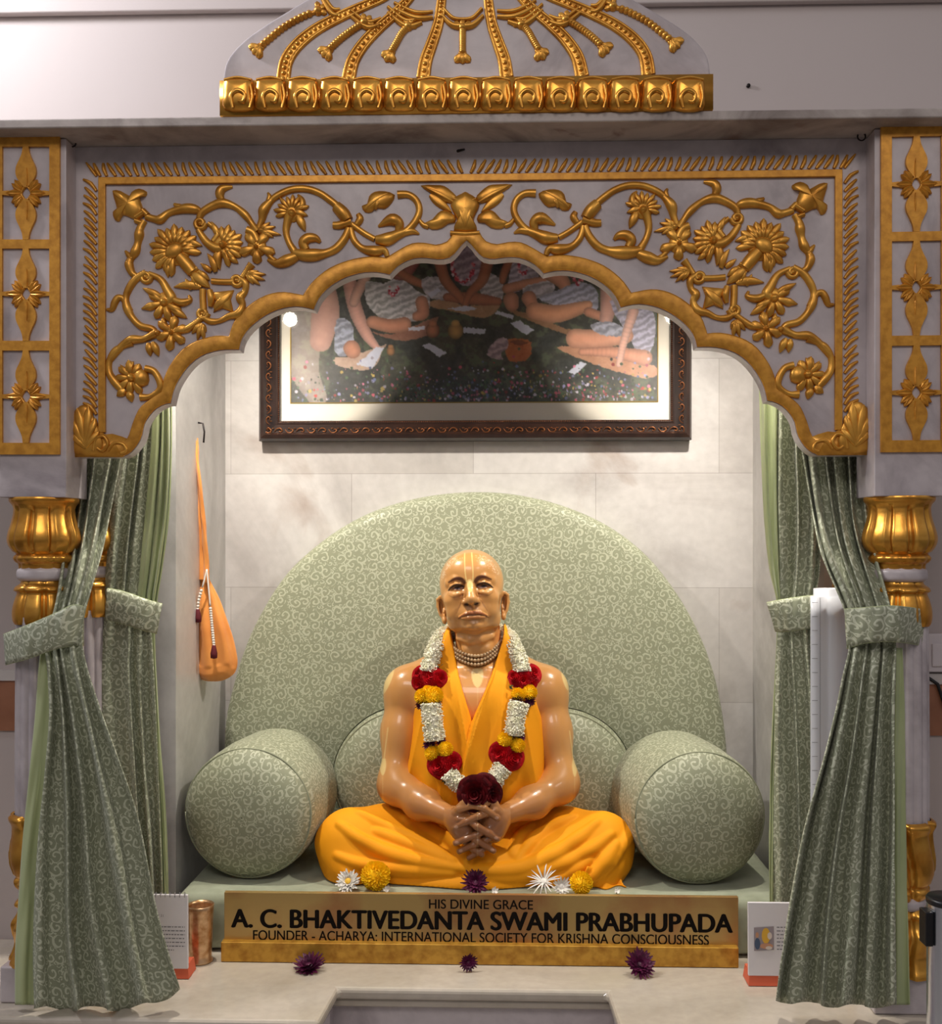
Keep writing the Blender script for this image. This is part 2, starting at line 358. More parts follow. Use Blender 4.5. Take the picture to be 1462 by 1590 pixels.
class Relief:
    """relief modelling in picture-plane coordinates (u,v) of one wall plane at depth Y; height h in metres towards the room"""
    def __init__(s, Y, scale=1.0): s.Y = Y; s.m = MB(); s.px = Y/FPX
    def P(s, u, v, h=0): p = W(u, v, s.Y); return (p.x, s.Y-h, p.z)
    def rope(s, pts, w, hf=0.55, n=6, sm=5, base=0.0015, blunt=0):
        """smooth vine, w = width in px (number or per-point list)"""
        ws = list(w) if hasattr(w, '__len__') else [w]*len(pts)
        q = catmull([(p[0], p[1], ww) for p, ww in zip(pts, ws)], sm); rings = []
        for i, p in enumerate(q):
            a = q[min(i+1, len(q)-1)]-q[max(i-1, 0)]; l = math.hypot(a[0], a[1]) or 1; nx, ny = -a[1]/l, a[0]/l
            r = max(p[2], 0.6)*0.5; ring = []
            for k in range(n+1):
                c = math.cos(PI*k/n); sn = math.sin(PI*k/n)
                ring.append(s.P(p[0]+nx*r*c, p[1]+ny*r*c, (sn**0.8)*r*2*hf*s.px+base if 0 < k < n else -0.001))
            rings.append(ring)
        s.m.grid(rings)
        for ring in (rings[0], rings[-1]): s.m.add(ring, [tuple(range(len(ring)))])
        return s
    def leaf(s, a, b, w, h=0.006, bend=0.0, tip=1.0, ridge=1.0, blunt=False):
        """pointed leaf from a (base) to b (tip)"""
        a = np.array(a, float); b = np.array(b, float); d = b-a; L = np.hypot(*d) or 1; n = np.array([-d[1], d[0]])/L
        rows = []; N = 8
        for i in range(N+1):
            t_ = i/N; c = a+d*t_+n*bend*math.sin(PI*t_); ww = w*0.5*((0.45+0.62*math.sin(PI*0.58*t_))*(1-max(0, (t_-0.72)/0.28)**2.2*0.96) if blunt else (math.sin(PI*min(1, t_*0.92+0.08)**0.85)**0.8 if i < N else 0.02))
            hh = h*(0.45+0.55*math.sin(PI*min(1, t_*0.8+0.15)))
            rows.append([s.P(*(c-n*ww), -0.001), s.P(*(c-n*ww*0.9), hh*0.55), s.P(*(c-n*ww*0.45), hh*0.95), s.P(*c, hh*(1-0.25*ridge)), s.P(*(c+n*ww*0.45), hh*0.95), s.P(*(c+n*ww*0.9), hh*0.55), s.P(*(c+n*ww), -0.001)])
        s.m.grid(rows); return s
    def blob(s, pts, h=0.008, sm=3, dome=1.0, centre=None):
        q = catmull(pts, sm, closed=True) if sm else [np.array(p, float) for p in pts]
        c = np.mean(q, 0) if centre is None else np.array(centre, float); rings = []
        for f, hh in ((1.0, -0.001), (0.97, 0.45), (0.86, 0.8), (0.6, 0.95+0.1*dome), (0.3, 1.0+0.25*dome), (0.02, 1.0+0.3*dome)):
            rings.append([s.P(*(c+(p-c)*f), hh*h if hh > 0 else hh) for p in q])
        s.m.grid(rings, closed_v=True); return s
    def disc(s, c, r, h=0.008, n=14, dome=1.0, ry=None):
        ry = ry or r
        return s.blob([(c[0]+r*math.cos(2*PI*k/n), c[1]+ry*math.sin(2*PI*k/n)) for k in range(n)], h, 0, dome)
    def eye(s, c, r, w=7):
        s.rope([(c[0]+(r*(1-0.06*k))*math.cos(k*0.8), c[1]+(r*(1-0.06*k))*math.sin(k*0.8)) for k in range(10)], w, 0.6, sm=3); s.disc(c, r*0.42, 0.006); return s
    def petals(s, c, n, r0, r1, w, a0=0, a1=360, h=0.007, hub=0, bend=0):
        s.disc(c, r0+(r1-r0)*0.5, h*0.55, 14)
        for k in range(n):
            a = math.radians(a0+(a1-a0)*(k/(n if a1-a0 >= 360 else max(1, n-1)))); cs, sn = math.cos(a), math.sin(a); rr = r1*(1+0.07*math.sin(k*2.7+c[0]))
            s.leaf((c[0]+r0*cs, c[1]-r0*sn), (c[0]+rr*cs, c[1]-rr*sn), w, h, bend, blunt=True)
        if hub: s.disc(c, hub, h*1.35)
        return s
    def plate(s, pts, h):
        q = [W(u, v, s.Y) for u, v in pts]; s.m.prism([(p.x, p.z) for p in q], s.Y-h, s.Y+0.0005); return s
    def build(s, name, m, parent, mirror=False, **k):
        mm = MB()
        mm.merge(s.m, Matrix.Scale(-1, 4, (1, 0, 0)) if mirror else Matrix.Identity(4))
        return mm.build(name, m, parent, **k)

# dome relief
def both(fn, name, mt, parent, Y, sides=(False, True), **k):
    for mir in sides:
        r = Relief(Y); fn(r); r.build(name, mt, parent, mirror=mir, **k)
def rib(path):
    def f(r):
        q = catmull(path, 6); q = resample([(a[0], a[1]) for a in q], 60)
        wd = np.linspace(17, 8, 60)
        r.rope([tuple(a) for a in q[::4]]+[tuple(q[-1])], list(wd[::4]*1.05)+[8], 0.16, sm=3)
        for sd in (-1, 1):
            e = []
            for i in range(0, 60, 3):
                d = q[min(i+1, 59)]-q[max(i-1, 0)]; d = d/np.hypot(*d); e.append((q[i][0]-d[1]*wd[i]*0.5*sd, q[i][1]+d[0]*wd[i]*0.5*sd))
            r.rope(e, 5, 0.7, sm=2)
        L = 0; i = 0
        while i < 59:
            r.disc(q[i], wd[i]*0.28, 0.007, 8); i += max(1, int(round(wd[i]*0.62/(np.hypot(*(q[1]-q[0]))+1e-6))))
    return f
ribs = [[(440, 124), (445, 95), (462, 70), (490, 47), (525, 28), (560, 12), (600, -6), (630, -30)],
        [(541, 124), (548, 95), (565, 68), (588, 44), (615, 20), (640, -8), (655, -35)],
        [(657, 122), (661, 95), (671, 66), (680, 38), (685, 5), (688, -35)]]
for rb in ribs: both(rib(rb), 'beaded_rib', M_goldr, t, YD)
def pend(path, tipdir):
    def f(r):
        q = resample([(a[0], a[1]) for a in catmull(path, 5)], 16)
        r.rope([tuple(p) for p in q], 7, 0.5, sm=1)
        for p in q[2:15]: r.disc(p, 5.6, 0.009, 8)
        tp = q[-1]; a = math.degrees(math.atan2(-(q[-1][1]-q[-4][1]), q[-1][0]-q[-4][0]))
        r.petals(tuple(tp), 3, -3, 17, 12, a-42, a+42, 0.009); r.disc(q[0], 7, 0.01, 8)
        r.petals(tuple(q[0]), 3, 0, 15, 9, a+180-55, a+180+55, 0.008)
    return f
for path in ([(494, 18), (470, 27), (440, 44), (418, 62), (404, 74)], [(566, 36), (548, 47), (528, 62), (511, 78)], [(634, 42), (624, 52), (615, 68), (607, 82)]):
    both(pend(path, 0), 'pendant', M_goldr, t, YD)
r = Relief(YD); pend([(718, 44), (718, 60), (718, 84)], 0)(r); r.build('pendant', M_goldr, t)
def swags(r):
    for a, b, s_ in (((500, -2), (528, 24), 12), ((545, 26), (592, 38), 12), ((602, 20), (655, 36), 14), ((612, 14), (672, 28), 8)):
        mid = ((a[0]+b[0])/2+2, (a[1]+b[1])/2+s_); r.rope([a, mid, b], [6, 9, 6], 0.7); r.rope([(a[0], a[1]-9), (mid[0], mid[1]-9), (b[0], b[1]-9)], [5, 7, 5], 0.7)
both(swags, 'swag', M_goldr, t, YD)
r = Relief(YD); r.rope([(686, 25), (702, 40), (718, 42), (734, 40), (750, 25)], [6, 9, 10, 9, 6], 0.7); r.rope([(688, 14), (702, 28), (718, 31), (734, 28), (748, 14)], 6, 0.7); r.build('swag', M_goldr, t)
# lotus band under the dome
r = Relief(YD); r.m.box(W(345, 100, YD).x-0.002, -W(345, 100, YD).x+0.002, YD-0.012, YD+0.05, 1.7841, Zv(124, YD))
n = 15; xa, xb = 346, 1094
for k in range(n):
    a = xa+(xb-xa)*k/n; b = xa+(xb-xa)*(k+1)/n; mid = (a+b)/2
    r2 = Relief(YD-0.012)
    r2.blob([(a+2, 130), (a+8, 124), (b-8, 124), (b-2, 130), (b-1, 150), (b-4, 172), (a+4, 172), (a+1, 150)], 0.016, 3, 0.35)
    r2.rope([(a+4, 128), (mid, 124), (b-4, 128)], 7, 1.5)
    r3 = Relief(YD-0.027); r3.rope([(mid-9, 168), (mid-12, 150), (mid-2, 141), (mid+9, 147), (mid+7, 158), (mid-1, 157)], [4, 7, 8, 7, 6, 3], 0.6)
    r3.rope([(b-7, 132), (b-4, 150), (b-8, 168)], 4, 0.6)
    r.m.merge(r2.m); r.m.merge(r3.m)
r.build('lotus_band', M_goldb, t)

# ================================================================== THE ARCH PANEL
YA = 2.19
arch = thing('arch_panel', 'white marble scalloped arch panel covered with gold vine relief', 'arch', (0, YA, 1.1))
inn = [[(192, 710), (202, 705), (213, 693), (221, 678), (226, 657), (240, 638), (255, 629), (266, 627)],
       [(266, 627), (271, 606), (280, 588), (295, 568), (315, 553), (342, 545), (372, 544)],
       [(372, 544), (376, 528), (387, 512), (407, 495), (433, 482), (462, 477), (488, 482)],
       [(488, 482), (496, 464), (512, 447), (535, 433), (562, 425), (585, 424), (605, 428)],
       [(605, 428), (620, 413), (642, 403), (662, 402), (680, 404), (697, 402), (709, 392), (722, 374)]]
ou = [[(178, 684), (192, 686), (200, 679), (208, 655), (218, 634), (234, 620), (251, 608)],
      [(251, 608), (256, 587), (266, 566), (284, 543), (308, 529), (336, 522), (356, 523)],
      [(356, 523), (365, 498), (381, 480), (407, 462), (437, 454), (471, 459)],
      [(471, 459), (486, 438), (512, 417), (545, 404), (577, 399), (600, 401)],
      [(600, 401), (616, 391), (639, 379), (660, 378), (678, 381), (697, 374), (703, 362), (722, 361)]]
def cat_all(L): 
    o = []
    for s_ in L:
        q = resample([tuple(a) for a in catmull(s_, 5)], 16); o += [tuple(a) for a in (q if not o else q[1:])]
    return o
cin, cou = cat_all(inn), cat_all(ou)
inw = [(W(u, v, YA).x, W(u, v, YA).z) for u, v in cin]; inw[-1] = (0.0, inw[-1][1])
xo = Xu(109, YA); zb_ = W(150, 710, YA).z
outl = [(xo, zb_)]+inw+[(-x, z) for x, z in inw[::-1][1:]]+[(-xo, zb_), (-xo, 1.7635), (xo, 1.7635)]
MB().prism(outl, YA, YA+0.035).build('marble_panel', M_marble, arch, smooth=False, bevel=0.0015)
def band(r):
    rows = [[], [], [], []]
    q = []
    for (a, b) in zip(cin, cou):
        a = (a[0]+0.5*(b[0]-a[0])*0.12, a[1]+0.5*(b[1]-a[1])*0.12)
        q.append([r.P(*a, -0.001), r.P(*a, 0.005), r.P(a[0]*.9+b[0]*.1, a[1]*.9+b[1]*.1, 0.0065), r.P(a[0]*.1+b[0]*.9, a[1]*.1+b[1]*.9, 0.0065), r.P(*b, 0.005), r.P(*b, -0.001)])
    for x in q[-1:]:
        for i, p in enumerate(x): x[i] = (0.0, p[1], p[2])
    r.m.grid(q)
    # foot of the band
    r.plate([(109, 710), (109, 668), (135, 662), (154, 668), (165, 675), (176, 674), (190, 678), (202, 683), (196, 706), (190, 710)], 0.0062)
both(band, 'scalloped_band', M_gold, arch, YA)
def frame(r):
    r.plate([(154, 672), (154, 276.5), (725, 271.5), (725, 282.5), (165, 287.5), (165, 672)], 0.007)
both(frame, 'gold_border', M_gold, arch, YA, bevel=0.0012, smooth=False)
def fringe(r):
    u = 150
    while u < 722:
        k = 4+1.5*math.sin(u*3.1); y = 276-(u-154)*0.0088
        r.rope([(u-2*k+4, y-22), (u, y-12), (u+k+2, y-2)], [4, 7.2, 5], 0.55, n=4, sm=2); u += 12.2+math.sin(u)*0.8
    r.rope([(134, 253), (142, 263), (150, 274)], [3, 6, 4], 0.6, n=4, sm=2)
    v = 284
    while v < 640:
        j = 1.5*math.sin(v*1.7); r.rope([(131+j, v-5), (141, v+2+j), (150, v+13)], [4, 7.0, 5], 0.55, n=4, sm=2); v += 11.6+0.8*math.sin(v)
both(fringe, 'feathered_fringe', M_gold, arch, YA)
def shell(r):
    c = (136, 690)
    r.blob([(110, 704), (108, 670), (112, 645), (124, 630), (136, 630), (146, 648), (154, 668), (160, 704)], 0.006, 2, 0.2)
    for k, (a, L, w_) in enumerate(((146, 30, 12), (122, 46, 14), (103, 58, 14), (84, 60, 14), (66, 44, 12), (40, 32, 10))):
        aa = math.radians(a); r.leaf((c[0]-2, c[1]+6), (c[0]+L*math.cos(aa)*0.9-3, c[1]-L*math.sin(aa)), w_, 0.012, blunt=True)
    r.rope([(146, 700), (150, 682), (162, 678), (168, 690), (160, 700), (152, 696)], 6, 0.7)
    r.rope([(168, 700), (178, 688), (192, 690), (196, 700), (188, 704)], 5, 0.6)
both(shell, 'corner_shell', M_goldr, arch, YA-0.005)

z3 = lambda x, y: (100+x/3.847, 230+y/3.847)
z4 = lambda x, y: (400+x/3.847, 230+y/3.847)
z7 = lambda x, y: (0+x/3.847, 400+y/3.847)
def Q(f, s_): return [f(*p) for p in s_]
def vines(r):
    V = lambda f, pts, w_, hf=0.6: r.rope(Q(f, pts), [1.2*x/3.847+0.4 for x in w_] if hasattr(w_, '__len__') else 1.2*w_/3.847+0.4, hf*0.8)
    V(z3, [(490, 410), (540, 425), (575, 428), (620, 392), (680, 372), (740, 362), (790, 370), (815, 390)], [36, 36, 46, 34, 40, 50, 44, 20])
    V(z3, [(655, 335), (680, 350), (720, 362)], [12, 30, 36])
    V(z3, [(480, 435), (455, 480), (448, 520), (440, 570), (425, 620), (400, 660), (388, 700), (408, 750), (445, 770)], [30, 36, 48, 34, 46, 32, 44, 34, 28])
    V(z3, [(365, 615), (385, 640), (405, 665)], [10, 28, 34])
    V(z3, [(490, 745), (430, 782), (388, 840), (368, 900), (378, 960), (405, 1012), (455, 1062), (520, 1080), (545, 1100)], [34, 36, 36, 32, 44, 34, 36, 36, 30])
    V(z3, [(505, 750), (575, 785), (615, 850), (640, 900), (600, 930)], [26, 34, 44, 50, 40])
    V(z3, [(255, 965), (285, 965), (302, 925), (322, 895), (352, 900), (372, 935), (395, 975)], [14, 26, 34, 32, 30, 34, 30])
    V(z3, [(550, 1105), (480, 1140), (410, 1145), (360, 1170), (320, 1210), (275, 1265)], [44, 34, 46, 36, 34, 30])
    V(z7, [(790, 505), (735, 530), (690, 560), (655, 620), (655, 690), (690, 745), (730, 790)], [44, 30, 36, 30, 34, 44, 36])
    V(z7, [(870, 665), (920, 680), (955, 740), (955, 790), (900, 830), (840, 835)], [40, 34, 34, 32, 28, 40])
    V(z3, [(700, 1090), (740, 1080), (800, 1035), (830, 1005)], [30, 36, 30, 26])
    V(z3, [(830, 1010), (870, 1035), (930, 1032), (985, 1005), (1040, 990), (1065, 940), (1050, 895), (1078, 860), (1082, 810), (1050, 780)], [26, 34, 26, 34, 44, 32, 44, 30, 36, 28])
    V(z3, [(1010, 800), (940, 800), (880, 795)], 30); V(z3, [(832, 970), (828, 900), (828, 845)], 34)
    V(z3, [(690, 650), (730, 695), (770, 745)], [60, 66, 60]); V(z3, [(745, 755), (800, 720)], 26, 0.9); V(z3, [(760, 775), (815, 735)], 20, 0.9)
    V(z3, [(800, 490), (848, 560), (905, 600), (945, 600)], [30, 40, 50, 50])
    V(z3, [(860, 450), (895, 480), (915, 520), (890, 560)], [24, 26, 30, 30])
    V(z3, [(805, 425), (825, 385), (890, 345), (950, 330), (1020, 352), (1080, 400), (1122, 455), (1155, 500)], [30, 36, 40, 46, 34, 40, 30, 44])
    V(z3, [(945, 320), (928, 280), (945, 245), (1005, 232)], [28, 44, 40, 12])
    V(z3, [(1155, 500), (1180, 430), (1192, 370), (1240, 312), (1290, 275)], [30, 34, 52, 30, 34])
    V(z3, [(1215, 268), (1225, 290), (1215, 330)], [10, 22, 26])
    V(z3, [(1090, 490), (1130, 510), (1155, 560)], [40, 40, 40])
    V(z3, [(1215, 635), (1270, 682), (1330, 672), (1390, 645), (1430, 640)], [20, 32, 50, 40, 40])
    V(z3, [(1120, 695), (1090, 735), (1065, 775)], [40, 30, 30])
    V(z4, [(75, 320), (120, 285), (200, 250), (290, 245), (370, 270), (430, 310), (480, 350)], [30, 34, 34, 34, 34, 36, 36])
    V(z4, [(470, 350), (510, 390), (540, 435)], [56, 66, 56], 0.7)
    V(z4, [(545, 480), (520, 540), (470, 600), (410, 628), (340, 640), (270, 640), (215, 625)], [34, 40, 42, 42, 64, 60, 40])
    V(z4, [(240, 645), (180, 672), (120, 690), (60, 668)], [40, 60, 44, 14])
    V(z4, [(225, 625), (188, 565), (170, 500), (182, 430), (205, 385)], [40, 32, 34, 44, 60])
    V(z4, [(290, 610), (272, 570), (300, 540), (345, 540), (375, 565)], [40, 50, 50, 40, 14])
    V(z4, [(555, 480), (575, 550), (625, 600), (700, 618), (755, 612), (775, 650)], [28, 34, 36, 56, 36, 24])
    V(z4, [(560, 455), (640, 512), (700, 545)], 30)
    V(z4, [(705, 548), (770, 548), (835, 520), (890, 495), (940, 440), (965, 375), (948, 315), (900, 280), (835, 280)], [40, 66, 50, 36, 36, 34, 34, 34, 40])
    V(z4, [(860, 510), (920, 498), (965, 515)], [36, 34, 8])
    V(z4, [(835, 510), (845, 455), (800, 430), (720, 470)], [30, 50, 60, 10])
    V(z4, [(600, 395), (612, 425), (590, 460)], [24, 36, 30]); V(z4, [(450, 462), (490, 462), (560, 440)], [34, 40, 46])
    V(z4, [(965, 430), (990, 460), (1020, 470)], [16, 26, 26])
both(vines, 'vine_scroll', M_goldr, arch, YA)
for f_, p_, R_e in ((z3, (490, 772), 34), (z3, (828, 990), 34), (z3, (1032, 792), 36), (z3, (812, 452), 36)):
    both(lambda r, f=f_, p=p_, R=R_e: r.eye(f(*p), R/3.847, 7.5), 'spiral_eye', M_goldr, arch, YA)
def bud(r):
    r.blob(Q(z3, [(290, 255), (340, 258), (400, 290), (412, 260), (452, 243), (495, 262), (487, 290), (452, 297), (466, 345), (474, 388), (440, 430), (400, 420), (352, 402), (330, 440), (300, 430), (290, 388), (315, 368), (300, 310)]), 0.011, 2)
    r.leaf(z3(300, 265), z3(400, 345), 10, 0.017); r.rope(Q(z3, [(470, 375), (500, 405)]), 10, 0.7); r.rope(Q(z3, [(425, 435), (465, 450)]), 8, 0.7); r.rope(Q(z3, [(430, 420), (480, 385)]), 9, 1.0)
both(bud, 'tulip_bud', M_goldr, arch, YA)
def sun(r):
    c = z3(660, 612); r.petals(c, 15, 10, 39, 11, -5, 262, 0.011); r.petals((c[0], c[1]), 13, 9, 30, 9, 5, 250, 0.013); r.blob(Q(z3, [(605, 640), (620, 585), (680, 565), (718, 590), (700, 650), (650, 668), (615, 665)]), 0.015, 2, 0.2)
    r.leaf(z3(740, 560), z3(825, 585), 11, 0.010); r.leaf(z3(620, 680), z3(620, 775), 12, 0.01)
both(sun, 'sunflower', M_goldr, arch, YA)
def calyx(r):
    r.leaf(z3(770, 750), z3(872, 838), 18, 0.014); r.leaf(z3(770, 755), z3(800, 840), 12, 0.011); r.leaf(z3(800, 740), z3(870, 790), 12, 0.011)
    r.leaf(z3(905, 745), z3(855, 630), 13, 0.010, 3); r.leaf(z3(880, 740), z3(815, 690), 10, 0.009); r.leaf(z3(820, 830), z3(655, 832), 14, 0.010, 3); r.leaf(z3(760, 850), z3(725, 780), 10, 0.009)
    r.blob(Q(z3, [(880, 862), (950, 855), (1015, 848), (995, 905), (1012, 985), (945, 960), (890, 985), (905, 920)]), 0.008, 1); r.leaf(z3(900, 965), z3(1005, 860), 16, 0.014); r.rope(Q(z3, [(868, 850), (880, 900), (872, 950)]), [9, 12, 7], 0.7)
both(calyx, 'calyx_leaf', M_goldr, arch, YA)
def flB(r):
    c = z3(600, 925); r.petals(c, 5, 4, 30, 13, 150, 330, 0.011, hub=7); r.leaf(z3(580, 890), z3(470, 838), 12, 0.011); r.leaf(z3(560, 935), z3(462, 962), 12, 0.011)
    r.rope(Q(z3, [(650, 905), (700, 925), (750, 910), (745, 880)]), [10, 13, 9, 4], 0.6); r.leaf(z3(640, 960), z3(735, 1018), 13, 0.01)
both(flB, 'lily', M_goldr, arch, YA)
def flC(r):
    r.petals(z3(645, 1105), 6, 2, 27, 14, 20, 380, 0.012, hub=4); r.disc(z3(562, 1108), 5, 0.012); r.leaf(z3(505, 1165), z3(515, 1245), 12, 0.011); r.leaf(z3(530, 1160), z3(565, 1245), 12, 0.011); r.leaf(z3(600, 1070), z3(590, 1010), 9, 0.01)
both(flC, 'star_flower', M_goldr, arch, YA)
def shellf(r):
    for e in ((762, 1110), (795, 1150), (835, 1150), (848, 1100)): r.leaf(z3(820, 1050), z3(*e), 9, 0.010)
both(shellf, 'leaf_tuft', M_goldr, arch, YA)
def flD(r):
    r.petals(z7(790, 720), 7, 3, 27, 12, 60, 300, 0.011, hub=7); r.blob(Q(z7, [(800, 690), (850, 665), (890, 700), (885, 760), (830, 775), (800, 750)]), 0.011, 2); r.leaf(z7(750, 790), z7(700, 830), 14, 0.01); r.leaf(z7(770, 800), z7(790, 865), 13, 0.01)
    for e in ((720, 640), (760, 625), (800, 620)): r.leaf(z7(770, 700), z7(*e), 8, 0.01)
both(flD, 'ruffled_flower', M_goldr, arch, YA)
def flE(r):
    c = z3(950, 585); r.petals(c, 9, 5, 32, 10, -75, 95, 0.011); r.petals(c, 6, 3, 21, 9, -80, 80, 0.013, hub=6); r.leaf(z3(930, 600), z3(930, 730), 15, 0.010, 4); r.leaf(z3(985, 650), z3(1040, 690), 10, 0.01); r.leaf(z3(925, 530), z3(880, 440), 11, 0.01)
both(flE, 'lily', M_goldr, arch, YA)
def flF(r):
    r.petals(z3(1150, 595), 5, 3, 28, 15, 55, 415, 0.012, hub=4)
both(flF, 'star_flower', M_goldr, arch, YA)
def shf2(r):
    r.disc(z3(1175, 495), 6, 0.008)
    for e in ((1180, 500), (1230, 445), (1262, 470), (1295, 520), (1250, 535)): r.leaf(z3(1170, 495), z3(*e), 9, 0.010)
both(shf2, 'leaf_tuft', M_goldr, arch, YA)
def shf3(r):
    for e in ((1130, 815), (1170, 820), (1200, 790), (1205, 755), (1160, 735)): r.leaf(z3(1090, 755), z3(*e), 9, 0.010)
both(shf3, 'leaf_tuft', M_goldr, arch, YA)
def flH(r):
    c = z4(205, 385); r.petals(c, 9, 5, 27, 7, 20, 195, 0.011); r.disc(z4(205, 395), 7, 0.013); r.leaf(z4(240, 400), z4(285, 500), 14, 0.011); r.leaf(z4(220, 380), z4(300, 405), 11, 0.011); r.rope(Q(z4, [(230, 370), (265, 350), (265, 310), (240, 280)]), [8, 11, 9, 3], 0.6)
both(flH, 'pomegranate_flower', M_goldr, arch, YA)
def leafK(r):
    r.blob(Q(z4, [(620, 350), (650, 345), (665, 290), (700, 262), (760, 258), (820, 280), (800, 330), (760, 365), (710, 360), (680, 385), (640, 385)]), 0.009, 2); r.leaf(z4(640, 370), z4(790, 270), 9, 0.015, -2); r.leaf(z4(700, 370), z4(740, 300), 7, 0.014)
both(leafK, 'drooping_leaf', M_goldr, arch, YA)
def urnleaf(r):
    r.blob(Q(z4, [(972, 225), (1060, 222), (1115, 228), (1165, 265), (1195, 305), (1160, 335), (1080, 310), (1030, 270)]), 0.008, 2, 0.6); r.leaf(z4(1030, 282), z4(1160, 385), 15, 0.008)
    r.blob(Q(z4, [(990, 455), (1040, 430), (1075, 390), (1120, 372), (1180, 405), (1180, 445), (1140, 452), (1100, 480), (1040, 488)]), 0.010, 2, 0.5); r.leaf(z4(1175, 330), z4(990, 232), 6, 0.014)
both(urnleaf, 'acanthus_leaf', M_goldr, arch, YA)
r = Relief(YA)
r.blob(Q(z4, [(1150, 345), (1170, 300), (1215, 275), (1240, 262), (1265, 275), (1305, 300), (1325, 345), (1300, 400), (1290, 440), (1310, 500), (1170, 500), (1190, 440), (1175, 400)]), 0.012, 2, 0.5)
r.rope(Q(z4, [(1150, 510), (1240, 516), (1325, 510)]), 8, 0.8); r.rope(Q(z4, [(1170, 310), (1240, 325), (1305, 310)]), 4, 1.8); r.leaf(z4(1240, 480), z4(1195, 330), 6, 0.017); r.leaf(z4(1240, 480), z4(1285, 330), 6, 0.017)
r.build('urn', M_goldr, arch)
# nail and hooks above the arch
for (u, v, lb) in ((112, 222, 'small dark hook at the top of the left pillar'), (1337, 212, 'small dark hook at the top of the right pillar')):
    p = W(u, v, 2.17); m = MB().tube([p+Vector((0.008*math.cos(a)-0.0, 0.0, 0.008*math.sin(a))) for a in np.linspace(-3.6, 0.9, 12)]+[p+Vector((0.010, 0.0195, 0.012))], 0.0016, 6)
    tag(m.build('wall_hook', M_dark), lb, 'hook')
p = W(716, 236, 2.188); tag(MB().tube([p+Vector((0.006, 0.002, 0.006)), p+Vector((-0.007, -0.016, -0.004))], [0.002, 0.003], 7).build('nail', M_dark), 'bent dark nail above the middle of the arch', 'nail')

# ================================================================== COLUMNS
CX, CY, CYF = 0.882, 2.195, 2.14
k_ = CY/FPX
def zc_(v): return CAM.z-(v-HOR)*(CY-0.045)/FPX
def lobes(n, a, off=0): return lambda th, z: 1+a*(abs(math.cos(n*(th+off)/2))**0.7-0.62)
def column(side, Y, front, label):
    t = thing('column', label, 'column', (side*CX, Y, 0), 'columns of the shrine')
    c = (side*CX, Y, 0)
    cap = [(51, 771), (52, 774), (51, 778), (47, 783), (44, 790), (44, 798), (47, 812), (51, 826), (52.5, 838), (50, 848), (44, 857), (40, 861)]
    def L(name, prof, m_, mod=None, n=96): 
        pr = resample([tuple(a) for a in catmull([(q[0]*k_, zc_(q[1])) for q in prof], 4)], max(14, len(prof)*4))
        MB().lathe([tuple(a) for a in pr[::-1]], c, n, mod=mod).build(name, m_, t, smooth=True)
    zt_, zb2 = zc_(784), zc_(858)
    L('capital', cap, M_goldb, lambda th, z: 1+(0.30 if zb2 < z < zt_ else 0.05)*(min(1, abs(math.cos(10*th/2))*2.2)**0.8-0.85)*min(1, max(0.3, (zt_-z)/0.012)))
    L('capital_ring', [(40, 860), (44, 864), (45, 868), (42, 873), (38, 876), (37, 884)], M_goldb, lobes(12, 0.05))
    L('marble_ring', [(36, 882), (40, 886), (41, 892), (40, 899), (36, 903)], M_marble)
    L('leaf_collar', [(34, 902), (36, 908), (43, 913), (44, 918), (39, 922), (42, 932), (45, 944), (46, 955), (45, 966), (42, 972)], M_goldb, lambda th, z: 1+0.22*(min(1, abs(math.cos(8*th/2))*1.8)-0.8)*(1 if z < zc_(916) else 0.3))
    L('shaft', [(40, 960), (41, 1000), (42, 1150), (42, 1284)], M_marble, lobes(16, 0.085), n=160)
    L('base_leaf', [(43, 1272), (50, 1276), (50, 1282), (46, 1292), (47, 1310), (50, 1335), (49, 1352), (44, 1368), (39, 1374), (43, 1380), (41, 1388), (36, 1394)], M_goldb, lambda th, z: 1+0.24*(min(1, abs(math.cos(6*th/2+(z-0.3)*9))*1.8)-0.8))
    L('base_ring', [(34, 1390), (38, 1396), (38, 1404), (35, 1409)], M_marble)
    L('foot', [(34, 1408), (40, 1414), (42, 1419), (37, 1424), (40, 1436), (47, 1448), (45, 1464), (42, 1480), (46, 1494), (50, 1503), (50, 1509)], M_goldb, lambda th, z: 1+0.24*(min(1, abs(math.cos(6*th/2-(z-0.1)*7))*1.8)-0.8))
    hw = 0.0685; zp = zc_(1509)+0.002
    yf, yb = Y-0.055, Y+0.055
    MB().box(c[0]-hw, c[0]+hw, yf, yb, 0.0005, zp).build('plinth', M_marble, t, smooth=False, bevel=0.004)
    ztop = zc_(771)-0.001
    MB().box(c[0]-hw, c[0]+hw, yf, yb, ztop, 1.7625 if front else 1.739).build('upper_block', M_marble, t, smooth=False, bevel=0.002)
    return t, c, yf
